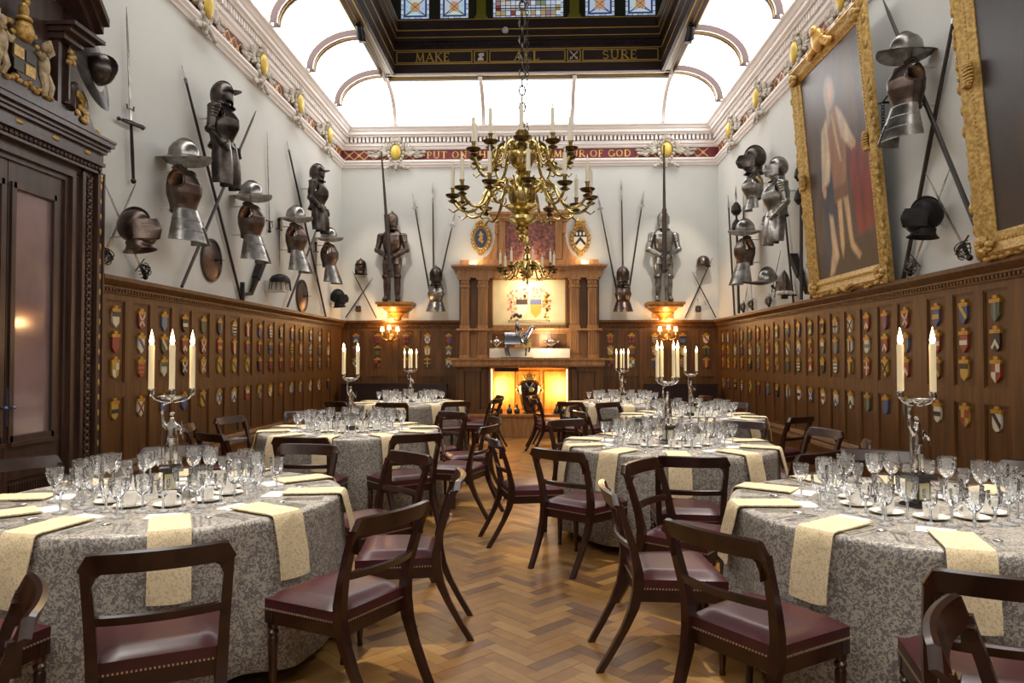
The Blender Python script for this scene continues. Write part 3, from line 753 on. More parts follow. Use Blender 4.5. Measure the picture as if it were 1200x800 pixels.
    rail(.585, .622, .205, .207, -.238, .02, .03, lean=.012).build('mid_rail', MAHOG, t, smooth=40)
    return t
CHAIR = make_chair()
_chair_used = [False]; _spots = []
def place_chair(x, y, rz, label, group):
    if not _chair_used[0]:
        _chair_used[0] = True; CHAIR.location = (x, y, 0); CHAIR.rotation_euler = (0, 0, rz); tag(CHAIR, label, 'chair', group); return CHAIR
    return dup(CHAIR, (x, y, 0), rz, label, group)

# ---- table ware prototypes
def revolve(name, prof, mats, n=12, smooth=50): m = MB(); m.lathe(prof, n, cap=False); return m.mesh(name, [mats], smooth)
def wine(name, h, rb, rr, stem):
    bowl = revolve('bowl', [(.006,stem),(.34*rb,stem+.006),(.66*rb,stem+(h-stem)*.18),(rb*.9,stem+(h-stem)*.42),(rb,stem+(h-stem)*.68),(rr,h),(rr-.0012,h+.0005)], CRYSTAL, 12, 25)
    st = revolve('stem', [(.001,.0025),(rb*.92,.0),(rb*.92,.003),(.02,.006),(.0055,.014),(.0045,stem*.5),(.009,stem*.55),(.0045,stem*.62),(.006,stem)], CRYST2, 10, 40)
    return bowl, st
GLASSES = {'large': wine('g', .205, .046, .047, .088), 'medium': wine('g', .178, .039, .042, .08), 'small': wine('g', .152, .030, .032, .066)}
TUMB = revolve('bowl', [(.001,.006),(.028,.0),(.030,.004),(.033,.05),(.036,.095),(.0348,.0955)], CRYSTAL, 12, 30)
def flat_mesh(name, polys, th, m_):
    b = MB()
    for p in polys: b.prism(p, 0, th, plane='XY')
    return b.mesh(name, [m_])
FORK_H = flat_mesh('handle', [[(-.006,-.10),(.006,-.10),(.004,-.04),(.0035,.03),(-.0035,.03),(-.004,-.04)]], .003, CUTL)
FORK_T = flat_mesh('tines', [[(-.0035,.03),(.0035,.03),(.011,.05),(.011,.062),(-.011,.062),(-.011,.05)]]+[[(x-.0016,.062),(x+.0016,.062),(x+.001,.10),(x-.001,.10)] for x in (-.0093,-.0031,.0031,.0093)], .003, CUTL)
KNIFE_H = flat_mesh('handle', [[(-.007,-.115),(.007,-.115),(.006,-.02),(-.006,-.02)]], .005, CUTL)
KNIFE_B = flat_mesh('blade', [[(-.005,-.02),(.006,-.02),(.009,.05),(.006,.10),(0,.12),(-.005,.10)]], .0025, CUTL)
_sp = MB(); _sp.ell((0,.075,.004), (.019,.028,.005), 12, 6); SPOON_B = _sp.mesh('spoon_bowl', [CUTL], True)
SPOON_H = FORK_H.copy(); SPOON_H.transform(Matrix.Diagonal((1,1.0,1,1)))
CUP = revolve('cup_body', [(.001,.004),(.024,.0),(.026,.004),(.033,.02),(.036,.066),(.033,.066),(.030,.02),(.001,.01)], CERAM, 16)
_ch = MB(); _ch.tube([(.033+.022*math.sin(a)*1.0, 0, .034+.02*math.cos(a)) for a in [PI*i/8 for i in range(9)]], .0045, 6); CUPH = _ch.mesh('cup_handle', [CERAM], True)
SAUC = revolve('saucer', [(.001,.004),(.04,.001),(.045,.003),(.076,.012),(.076,.014),(.045,.006),(.001,.006)], CERAM, 20)
def napkin_mesh(Rt):
    m = MB(); path = [(Rt-.30, .012), (Rt-.29, .014), (Rt-.15, .013), (Rt-.02, .013), (Rt+.008, .010), (Rt+.022, -.006), (Rt+.034, -.06), (Rt+.052, -.14), (Rt+.064, -.215), (Rt+.07, -.29)]
    n = 6; vs = []; fs = []
    for i, (r, z) in enumerate(path):
        for q in range(n+1):
            s = -1+2*q/n; wv = .006*math.sin(3*s+i*.6)*(i/8) if i > 5 else 0
            vs.append((r+wv, s*.085, z+(.012*abs(s)*abs(s) if i == 9 else 0)))
    L_ = len(vs); th = .007
    vs += [(v[0]-(th if i//(n+1) > 4 else 0), v[1]*.985, v[2]-(th if i//(n+1) <= 4 else 0)) for i, v in enumerate(vs)]
    for i in range(len(path)-1):
        for q in range(n):
            a = i*(n+1)+q; fs.append((a, a+1, a+n+2, a+n+1)); fs.append((L_+a, L_+a+n+1, L_+a+n+2, L_+a+1))
    P = len(path)-1
    for i in range(P):
        for q in (0, n): a = i*(n+1)+q; fs.append((a, a+n+1, L_+a+n+1, L_+a))
    for q in range(n):
        for i in (0, P): a = i*(n+1)+q; fs.append((a, a+1, L_+a+1, L_+a))
    m.add(vs, fs); return m.mesh('napkin', [NAPK], 40)
CARD_ME = MB().bx(-.075, .075, -.05, .05, 0, .0012).mesh('menu_card', [CARD])
_pm = MB()
for i in range(4): _pm.bx(-.02+.002*i, .02-.002*i, .012-.009*i, .0135-.009*i, .0012, .0016)
PRINT_ME = _pm.mesh('printed_lines', [INK])

# ---- candelabrum
def make_candelabrum():
    t = thing('candelabrum', 'silver figure candelabrum', 'candelabrum')
    b = MB(); b.lathe([(.085,0),(.085,.012),(.07,.02)], 4, cap=True, a0=PI/4, a1=PI/4+2*PI); b.lathe([(.062,.13),(.085,.135),(.085,.155),(.07,.162)], 4, a0=PI/4, a1=PI/4+2*PI)
    b.lathe([(.062,.02),(.055,.03),(.055,.13),(.062,.13)], 4, a0=PI/4, a1=PI/4+2*PI)
    base = b.build('plinth', DARKB, t)
    g = MB()
    for k in range(4):
        g.M = Matrix.Rotation(k*PI/2, 4, 'Z'); g.bx(-.03, .03, -.0405, -.036, .04, .12)
    g.M = Matrix(); g.build('plinth_plate', mat('plinth_ivory', sr(196,188,150), .3, metal=.2), base)
    # little armoured figure, one arm raised
    J = [(0,0,.30),(0,.0,.345),(0,0,.375),(0,0,.40),(0,0,.425),
         (-.018,0,.295),(-.02,-.004,.23),(-.02,0,.172),(-.02,-.022,.166),
         (.018,0,.295),(.02,-.006,.23),(.022,0,.172),(.022,-.022,.166),
         (-.03,0,.372),(-.045,0,.40),(-.046,0,.45),
         (.03,0,.37),(.05,-.005,.345),(.045,-.028,.33)]
    Ed = [(0,1),(1,2),(2,3),(3,4),(0,5),(5,6),(6,7),(7,8),(0,9),(9,10),(10,11),(11,12),(2,13),(13,14),(14,15),(2,16),(16,17),(17,18)]
    Rr = [.028,.026,.028,.011,.02,.021,.015,.012,.011,.021,.015,.012,.011,.015,.011,.01,.015,.011,.01]
    me = skinned('figure', J, Ed, Rr, 1); me.materials.append(SILVER); put('figure', me, t)
    k = MB(); k.lathe([(.03,.262),(.027,.285),(.022,.30)], 12); k.tube([(.055,-.028,.30),(.05,-.03,.40)], .003, 5); k.ell((0,0,.438), (.014,.014,.012), 8, 6); k.build('figure_costume', SILVER, t, smooth=True)
    s = MB(); s.tube([(-.046,0,.165),(-.046,0,.45)], .003, 6); s.lathe([(.004,.44),(.009,.45),(.005,.46),(.008,.48),(.004,.49)], 8, (-.046,0,0)); s.tube([(-.046,0,.48),(-.03,0,.495),(0,0,.505)], .005, 6); s.lathe([(.006,.50),(.012,.51),(.03,.518)], 12); s.build('stem', SILVER, t, smooth=True)
    d = MB(); d.lathe([(.01,.512),(.05,.516),(.07,.528),(.072,.534),(.06,.528),(.01,.522)], 20); d.build('dish', SILVER, t, smooth=True)
    for k in range(4):
        a = k*PI/2; m = MB(); m.M = Matrix.Rotation(a, 4, 'Z')
        m.tube([(.01,0,.50),(.05,0,.505),(.085,0,.52),(.10,0,.54)], [.004,.004,.004,.005], 6)
        m.lathe([(.006,.535),(.016,.545),(.017,.56),(.012,.565),(.024,.572),(.024,.575),(.014,.576)], 12, (.10,0,0)); m.build('arm', SILVER, t, smooth=True)
    return t
CANDEL = make_candelabrum()
FLAME = emat('flame', (1.0, .70, .32), 14.0)
_wx = MB(); _wx.lathe([(.0145,0),(.0145,.20),(.0155,.215),(.014,.236),(.007,.236),(.004,.23)], 12); WAX_ME = _wx.mesh('wax', [WAX], 50)
_fl = MB(); _fl.lathe([(.001,.230),(.009,.24),(.0125,.256),(.0085,.28),(.003,.305),(.0005,.318)], 8); FLAME_ME = _fl.mesh('flame', [FLAME], True)
_wk = MB(); _wk.tube([(0,0,.225),(0,0,.245)], .0012, 4); WICK_ME = _wk.mesh('wick', [BLACKM])
def candle(loc, label, group, h=1.0):
    t = put('candle', WAX_ME, None, loc); tag(t, label, 'candle', group); t.scale = (1, 1, h)
    put('flame', FLAME_ME, t); put('wick', WICK_ME, t)
    return t

# ---- tables
TZ = .76
def cloth_mesh(Rt, seed):
    rnd = random.Random(seed); ph = [rnd.uniform(0, 2*PI) for _ in range(4)]; n = 120
    rings = [(0.0,TZ,0),(.45,TZ,0),(.82,TZ,0),(Rt-.03,TZ,0),(Rt-.006,TZ-.003,0),(Rt+.004,TZ-.014,.1),(Rt+.006,TZ-.06,.2),(Rt+.012,TZ-.2,.5),(Rt+.022,TZ-.4,.9),(Rt+.035,TZ-.58,1.2),(Rt+.04,.075,1.3),(Rt+.036,.07,1.3)]
    vs = []; fs = []
    for r, z, k in rings:
        for i in range(n):
            a = 2*PI*i/n
            w = .018*math.sin(11*a+ph[0])+.012*math.sin(17*a+ph[1])+.010*math.sin(7*a+ph[2])
            rr = r+k*w; vs.append((rr*math.cos(a), rr*math.sin(a), z+(.012*math.sin(9*a+ph[3]) if k >= 1.3 else 0)))
    for j in range(len(rings)-1):
        for i in range(n): fs.append((j*n+i, j*n+(i+1)%n, (j+1)*n+(i+1)%n, (j+1)*n+i))
    m = MB(); m.add(vs, fs); return m.mesh('tablecloth', [CLOTH], 60, clean=True)
def make_table_frame():
    t = thing('round_table', 'round banquet table', 'table')
    m = MB(); m.lathe([(.001,TZ-.03),(.88,TZ-.03),(.88,TZ-.006),(.001,TZ-.006)], 32); m.build('tabletop', MAHOG, t)
    for k in range(4):
        a = PI/4+k*PI/2; m = MB(); m.tube([(.55*math.cos(a), .55*math.sin(a), 0), (.5*math.cos(a), .5*math.sin(a), TZ-.03)], .02, 8); m.build('leg', BLACKM, t)
    return t
TABLE = make_table_frame(); _tu = [0]
NAPK_ME = napkin_mesh(.90)
BASIS = {}
def ware(me_root, name, label, cat, group, loc, rz, kids=()):
    o = put(name, me_root, None, loc, rz); tag(o, label, cat, group)
    for kn, km in kids: put(kn, km, o)
    return o
def inview(p, mx=70):
    d = Vector(p)-Vector((0, 0, CAMZ)); w = d.dot(FW)
    if w < .4: return False
    x = 600+FPX*d.dot(RT)/w; y = 400-FPX*d.dot(UP)/w
    return -mx < x < 1200+mx and y < 800+mx
SIDES = ['facing the hearth', 'facing the hearth, aisle side', 'back to the aisle, further from the hearth', 'back to the aisle, closer to the hearth', 'back to the hearth, aisle side',
         'back to the hearth', 'back to the hearth, wall side', 'back to the wall, closer to the hearth', 'back to the wall, further from the hearth', 'facing the hearth, wall side']
_off = [0.]
def sideof(a, cx):
    s = 1 if cx < 0 else -1           # the aisle lies towards +X for the helmet-wall tables
    d = math.degrees(math.atan2(math.cos(a)*s, -math.sin(a))) % 360
    o0 = _off[0]*s if s > 0 else -_off[0]
    return SIDES[int(round((d-o0)/36)) % 10]
SHORT = ['facing the hearth', 'facing the hearth, aisle side', 'aisle side, far end', 'aisle side, hearth end', 'backing the hearth, aisle side', 'backing the hearth', 'backing the hearth, wall side', 'wall side, hearth end', 'wall side, far end', 'facing the hearth, wall side']
def shortside(a, cx): return SHORT[SIDES.index(sideof(a, cx))]
def table(cx, cy, where, off, nseat=10, carm=0., chairs=True, seed=1, jig=None, skip=()):
    rnd = random.Random(seed); Rt = .90
    _off[0] = min(((off+36*q+90+180) % 360-180 for q in range(10)), key=abs)
    lab = lambda s: s+', '+shortside(a, cx)+', table '+where
    if _tu[0] == 0: t = TABLE; t.location = (cx, cy, 0); t['label'] = 'round banquet table beneath the cloth '+where; _tu[0] = 1
    else: t = dup(TABLE, (cx, cy, 0), 0, 'round banquet table beneath the cloth '+where)
    tag(t, None, 'table', 'round banquet tables')
    o = put('tablecloth', cloth_mesh(Rt, seed), None, (cx, cy, 0)); tag(o, 'grey and silver damask cloth draping the table '+where, 'tablecloth', 'damask tablecloths')
    cz = TZ+.0005
    for k in range(nseat):
        a = math.radians(off+360/nseat*k); ca, sa = math.cos(a), math.sin(a)
        def P(r, tt, z=cz): return (cx+ca*r-sa*tt, cy+sa*r+ca*tt, z)
        if inview(P(.75, 0), 20):
            o = put('napkin', NAPK_ME, None, (cx, cy, TZ+.002), a+rnd.uniform(-.03, .03)); tag(o, 'cream napkin of the place '+shortside(a, cx)+', table '+where, 'napkin', 'napkins '+where)
        j = lambda s=.006: rnd.uniform(-s, s)
        rzq = a+PI/2+PI      # handle towards the diner
        rq = a+PI/2
        if inview(P(.7, 0), 20):
            for i in range(3): ware(FORK_H, 'fork', lab('silver dinner fork'), 'fork', 'forks '+where, P(.73+j(), -.155-.026*i+j(.003)), rq+j(.05), [('tines', FORK_T)])
            for i in range(2): ware(KNIFE_H, 'knife', lab('silver dinner knife'), 'knife', 'knives '+where, P(.73+j(), .115+.028*i+j(.003)), rq+j(.05), [('blade', KNIFE_B)])
            ware(SPOON_H, 'spoon', lab('silver spoon'), 'spoon', 'spoons '+where, P(.73+j(), .175+j(.003)), rq+j(.05), [('spoon_bowl', SPOON_B)])
            o = ware(CARD_ME, 'menu_card', lab('white menu card'), 'card', 'menu cards '+where, P(.55, -.02+j(.01)), rq+j(.2), [('printed_lines', PRINT_ME)])
        # glasses and coffee cup of this place
        spots = [('large', .43, .06), ('medium', .53, .122), ('small', .435, -.022), ('large', .40, .152)] if k % 2 else [('large', .43, .06), ('medium', .53, .122), ('small', .435, -.022), ('medium', .40, .152)]
        for qi, (kind, r, tt) in enumerate(spots):
            bw, stm = GLASSES[kind]
            ware(bw, 'wine_glass', lab(('outer ' if qi == 3 else '')+{'large': 'large crystal goblet', 'medium': 'medium crystal wine glass', 'small': 'small crystal port glass'}[kind]), 'glass', kind+' glasses '+where, P(r+j(.003), tt+j(.003)), rnd.uniform(0, 6), [('stem', stm)])
        sp = P(.30+j(.004), j(.006))
        ware(SAUC, 'saucer', lab('white china saucer'), 'saucer', 'saucers '+where, sp, 0)
        ware(CUP, 'coffee_cup', lab('white china coffee cup'), 'cup', 'coffee cups '+where, (sp[0], sp[1], TZ+.0065), rnd.uniform(0, 6), [('cup_handle', CUPH)])
        if k % 5 == 2:
            ware(TUMB, 'tumbler', lab('short crystal tumbler'), 'glass', 'tumblers '+where, P(.165, .03), 0)
    # candelabrum with four candles
    cl = 'silver armed-figure candelabrum on a dark plinth, table '+where
    if BASIS.get('c'): c = dup(CANDEL, (cx, cy, cz), carm, cl, 'figure candelabra')
    else: c = CANDEL; c.location = (cx, cy, cz); c.rotation_euler = (0, 0, carm); tag(c, cl, 'candelabrum', 'figure candelabra'); BASIS['c'] = 1
    for k in range(4):
        a = carm+k*PI/2; candle((cx+.10*math.cos(a), cy+.10*math.sin(a), cz+.574), 'lit ivory candle in the candelabrum on the table '+where, 'candles '+where)
    lamp('candle_glow', 'POINT', (cx, cy, cz+.90), 2.2, WARM, .16)
    # chairs
    _new = []
    for k in range(nseat):
        if k in skip: continue
        a = math.radians(off+360/nseat*k); dr, da, dz = (jig or {}).get(k, (0, 0, 0)); a += math.radians(da); r = None
        for rc in (1.22, 1.17):
            q = (cx+(rc+dr)*math.cos(a), cy+(rc+dr)*math.sin(a), .5)
            fp = [(q[0]+e*math.cos(a), q[1]+e*math.sin(a)) for e in (-.02, .16, .33)]
            if all(math.hypot(g[0]-c[0], g[1]-c[1]) > .37 for g in fp for c in _spots) and max(g[1] for g in fp) < 12.98 and all(XL+.4 < g[0] < XR-.4 for g in fp): r = rc+dr; p = q; break
        if r is None or not inview(p, 60): continue
        _new += fp
        place_chair(p[0], p[1], a+PI/2+math.radians(dz)+rnd.uniform(-.04, .04), 'mahogany chair, '+sideof(a, cx)+', table '+where, 'dining chairs '+where)
    _spots.extend(_new)
TABLES = [
 (-1.974, 3.821, 'by the carved doorway', -100, .478, 1, {}, ()),
 (1.903, 3.68, 'under the tall portraits', -108, PI/4-.48, 2, {}, (6,)),
 (-1.93, 7.38, 'midway along the helmet wall', -90, PI/4+.2, 3, {}, ()),
 (1.13, 6.28, 'jutting into the aisle', -94, .35, 4, {}, ()),
 (1.97, 9.30, 'midway along the portrait wall', -52, .6, 5, {}, ()),
 (-2.11, 11.9, 'by the hearth, helmet-wall side', -90, 0., 6, {}, ()),
 (1.40, 11.9, 'by the hearth, portrait-wall side', -90, .1, 7, {}, ()),
]
for (cx, cy, wh, off, ca, sd, jg, sk) in TABLES: table(cx, cy, wh, off, 10, ca, True, sd, jg, sk)
place_chair(1.29, 1.67, math.radians(235), 'mahogany dining chair turned away from the table under the portraits', None)
place_chair(-1.67, 1.77, math.radians(125), 'mahogany dining chair turned away from the table by the doorway', None)
# ================================================================== DOORWAY, CHIMNEYPIECE, END-WALL FITTINGS
def leafspray(mb, c, r, n=5, a0=0., a1=PI, size=(.03,.012,.014), mi=None, rnd=random.Random(5), plane='XZ'):
    """a fan of small carved leaves"""
    for i in range(n):
        a = a0+(a1-a0)*i/max(1, n-1); old = mb.M.copy()
        mb.M = old @ Matrix.Translation(c) @ Matrix.Rotation(-a, 4, 'Y'); mb.ell((r*.6, 0, 0), (size[0]*1.2, size[1], size[2]), 8, 6, mi); mb.M = old
# ---- carved doorway in the left wall
DC = 5.09; CARVE = mat('carved_walnut', sr(84,58,40), .35, col2=sr(48,30,22), scale=18, bump=.4, bscale=30)
def door():
    b = MB()
    for sg in (-1, 1):
        def st(o0, o1, n0, n1, z0, z1): wbox(b, 'L', DC+sg*o0, DC+sg*o1, n0, n1, z0, z1)
        st(.61,.66,-.02,.05,0,2.95); st(.66,.70,-.02,.08,0,2.99); st(.70,.76,-.02,.07,0,3.02); st(.76,.80,-.02,.10,0,3.06); st(.80,.92,-.02,.085,0,3.08); st(.92,.945,-.02,.13,0,3.1); st(.945,1.0,-.02,.12,0,3.1); st(1.0,1.02,-.02,.13,0,3.1)
        st(.60,1.04,-.02,.145,0,.16)
    for z0, z1, n_, o_ in ((2.95,2.99,.05,.66),(2.99,3.03,.08,.70),(3.03,3.08,.07,.78),(3.08,3.10,.13,1.02),(3.10,3.16,.10,1.02),(3.16,3.19,.13,1.02),(3.19,3.27,.11,1.02),(3.27,3.30,.14,1.03),(3.30,3.33,.16,1.045),(3.33,3.37,.19,1.06),(3.37,3.39,.20,1.07)):
        wbox(b, 'L', DC-o_, DC+o_, -.02, n_, z0, z1)
    root = struct('door_1', b, DOORW, label='dark carved double doorway with pediment and gilded arms')
    # carved leaf strip down each jamb and along the lintel
    c = MB()
    for sg in (-1, 1):
        z = .2
        while z < 3.05:
            c.ell(WP('L', DC+sg*.86, .09, z), (.022, .035, .026), 6, 5); c.ell(WP('L', DC+sg*(.86+.025), .09, z+.028), (.018, .016, .018), 6, 4); c.ell(WP('L', DC+sg*(.86-.025), .09, z+.028), (.018, .016, .018), 6, 4); z += .056
    y = DC-.98
    while y < DC+.98: c.ell(WP('L', y, .105, 3.13), (.018, .022, .024), 6, 5); y += .05
    o = c.build('carved_leaf_strip', CARVE, root, smooth=True); o['kind'] = 'stuff'
    g = MB()
    for sg in (-1, 1):
        z = .25
        while z < 3.05: g.ell(WP('L', DC+sg*.972, .12, z), (.008, .014, .03), 6, 5); z += .13
        for dz in (0, .03): g.ell(WP('L', DC+sg*.972, .123, 3.04+dz), (.01, .02, .02), 6, 5)
    for k in range(5): g.ell(WP('L', DC-.8+.4*k, .112, 3.23), (.012, .045, .02), 8, 6)
    g.build('gilt_rosettes', GILT, root, smooth=True)
    # two leaves, each with a tall pinkish pane
    GLZ = mat('pink_grey_glass', sr(150,124,120), .08, col2=sr(132,106,104), scale=2.0, spec=.8)
    for sg in (-1, 1):
        l = MB(); y0, y1 = DC+sg*.004, DC+sg*.61
        def bb(o0, o1, n0, n1, z0, z1): wbox(l, 'L', DC+sg*o0, DC+sg*o1, n0, n1, z0, z1)
        g0, g1, zz0, zz1 = .045, .52, .90, 2.78
        bb(.004,g0,-.03,.03,.02,2.95); bb(g1,.61,-.03,.03,.02,2.95); bb(g0,g1,-.03,.03,zz1,2.95); bb(g0,g1,-.03,.03,.60,zz0); bb(g0,g1,-.03,.03,.02,.14)
        bb(g0,g1,-.03,.008,.14,.60)
        for o0, o1, z0, z1 in ((g0-.015,g0+.03,zz0-.02,zz1+.02),(g1-.03,g1+.015,zz0-.02,zz1+.02),(g0,g1,zz0-.02,zz0+.025),(g0,g1,zz1-.025,zz1+.02)): bb(o0,o1,.03,.045,z0,z1)
        bb(g0-.02,g1+.02,.03,.07,zz0-.05,zz0-.02)
        k = 0
        while g0+.03+k*.028 < g1-.03: bb(g0+.03+k*.028, g0+.045+k*.028, .008, .022, .18, .56); k += 1
        lf = l.build('door_leaf', DOORW, root)
        p = MB(); wbox(p, 'L', DC+sg*(g0+.02), DC+sg*(g1-.02), -.012, .012, zz0, zz1); p.build('pane', GLZ, lf)
        h = MB(); wbox(h, 'L', DC+sg*.02, DC+sg*.06, .03, .037, 1.0, 1.28); h.tube([WP('L', DC+sg*.04, .037, 1.14), WP('L', DC+sg*.04, .07, 1.14), WP('L', DC+sg*.04, .075, 1.13)], [.008,.012,.02], 8); h.build('push_plate', mat('blue_steel_plate', sr(96,110,140), .3, metal=.6), lf)
    # tabernacle, broken pediment and consoles
    t = MB()
    wbox(t, 'L', DC-.55, DC+.55, -.02, .05, 3.39, 4.35); wbox(t, 'L', DC-.62, DC+.62, 0, .14, 3.39, 3.45); wbox(t, 'L', DC-.60, DC+.60, 0, .12, 3.45, 3.52)
    for sg in (-1, 1):
        for o0, o1, n_ in ((.40,.44,.12),(.44,.50,.10),(.50,.52,.14)): wbox(t, 'L', DC+sg*o0, DC+sg*o1, 0, n_, 3.52, 4.02)
        wbox(t, 'L', DC+sg*.38, DC+sg*.62, 0, .18, 4.02, 4.07); wbox(t, 'L', DC+sg*.36, DC+sg*.68, 0, .24, 4.07, 4.11); wbox(t, 'L', DC+sg*.34, DC+sg*.74, 0, .29, 4.11, 4.14)
        # raking cornice
        a, e = (DC+sg*.76, 4.14), (DC+sg*.12, 4.82)
        for n_, w0, w1 in ((.20,-.0,.05),(.26,.05,.09),(.31,.09,.13)):
            dy, dz = e[0]-a[0], e[1]-a[1]; L_ = math.hypot(dy, dz); px_, pz = -dz/L_*(-sg)*-1, dy/L_*(-sg)
            q = [(a[0]+px_*w0*0, a[1]), (e[0], e[1])]
            v = [(a[0], a[1]+w0*1.5), (e[0], e[1]+w0*1.5), (e[0], e[1]+w1*1.5), (a[0], a[1]+w1*1.5)]
            vs = [WP('L', p[0], 0, p[1]) for p in v]+[WP('L', p[0], n_, p[1]) for p in v]
            t.add(vs, [(3,2,1,0),(4,5,6,7),(0,1,5,4),(1,2,6,5),(2,3,7,6),(3,0,4,7)])
    t.build('pediment', DOORW, root)
    s = MB()
    for sg in (-1, 1):
        pts = [WP('L', DC+sg*(.53+.05*math.sin(i*.45)), .06+.06*math.cos(i*.35), 3.52+.05*i) for i in range(11)]
        s.tube(pts, [.05,.045,.04,.035,.03,.03,.035,.04,.05,.055,.05], 8)
        poly = [(.56,3.39),(1.02,3.39),(1.0,3.44),(.92,3.47),(.86,3.55),(.82,3.68),(.74,3.76),(.66,3.78),(.60,3.72),(.56,3.72)]
        vs = [WP('L', DC+sg*o_, 0.0, z) for o_, z in poly]+[WP('L', DC+sg*o_, .09, z) for o_, z in poly]; n = len(poly)
        s.add(vs, [tuple(range(n)), tuple(reversed(range(n, 2*n)))]+[(i, (i+1)%n, n+(i+1)%n, n+i) for i in range(n)])
    s.build('scroll_console', DOORW, root, smooth=35)
    g = MB(); rr = random.Random(2)
    for sg in (-1, 1):
        for k in range(14):
            g.ell(WP('L', DC+sg*(.64+rr.uniform(0, .16)), .10, 3.45+rr.uniform(0, .25)), (.014, .035, .03), 7, 5)
        for k in range(6): g.ell(WP('L', DC+sg*(.50+rr.uniform(-.03,.06)), .14, 3.85+rr.uniform(0,.12)), (.02,.028,.028), 7, 5)
        g.ell(WP('L', DC+sg*.99, .07, 3.45), (.03,.03,.04), 8, 6)
    g.build('gilt_carving', GILT, root, smooth=True)
    # painted coat of arms: shield, helm with crest, two supporters and leaf mantling
    am = MB(); IV = mat('ivory_carving', sr(190,172,140), .5, col2=sr(140,118,80), scale=20)
    am.M = Matrix.Translation((XL+.08, DC, 3.52)) @ Matrix.Rotation(PI/2, 4, 'Z')
    am.prism([(-.12,.30),(.12,.30),(.12,.16),(.07,.05),(0,0),(-.07,.05),(-.12,.16)], -.06, 0, 2)
    for k in range(4): am.box((-.06+.12*(k % 2), -.062, .2-.1*(k//2)), (.1, .01, .08), 0 if k in (0, 3) else 2)
    am.lathe([(.035,.30),(.06,.32),(.07,.38),(.055,.43),(.03,.45)], 12, (0,-.05,0), mi=0); am.lathe([(.055,.45),(.06,.46),(.05,.48)], 12, (0,-.05,0), mi=0)
    am.ell((0,-.05,.53), (.04,.035,.06), 10, 8, 0); am.ell((.015,-.06,.60), (.025,.025,.03), 8, 6, 0)
    for sg in (-1, 1):
        am.ell((sg*.22,-.05,.20), (.05,.045,.10), 10, 8, 1); am.ell((sg*.23,-.06,.35), (.035,.035,.045), 10, 8, 1)
        am.tube([(sg*.2,-.06,.28),(sg*.16,-.08,.24),(sg*.13,-.07,.28)], [.025,.02,.018], 7, 1); am.tube([(sg*.24,-.06,.29),(sg*.29,-.07,.33),(sg*.26,-.06,.42)], [.025,.02,.016], 7, 1)
        am.tube([(sg*.21,-.05,.14),(sg*.20,-.08,.05),(sg*.22,-.06,-.02)], [.035,.028,.02], 7, 1); am.tube([(sg*.24,-.05,.14),(sg*.28,-.07,.06),(sg*.28,-.06,-.02)], [.035,.028,.02], 7, 1)
        for k in range(9): am.ell((sg*(.08+.03*k), -.03, .34+.07*math.sin(k*1.1)), (.03,.02,.022), 7, 5, 0)
        for k in range(8): am.ell((sg*(.03+.04*k), -.04, .0+.02*math.sin(k*1.7)), (.03,.03,.022), 7, 5, 0)
    am.M = Matrix()
    am.build('coat_of_arms', [GILT, IV, mat('arms_dark', sr(60,50,40), .4, metal=.3)], root, smooth=45)
door()

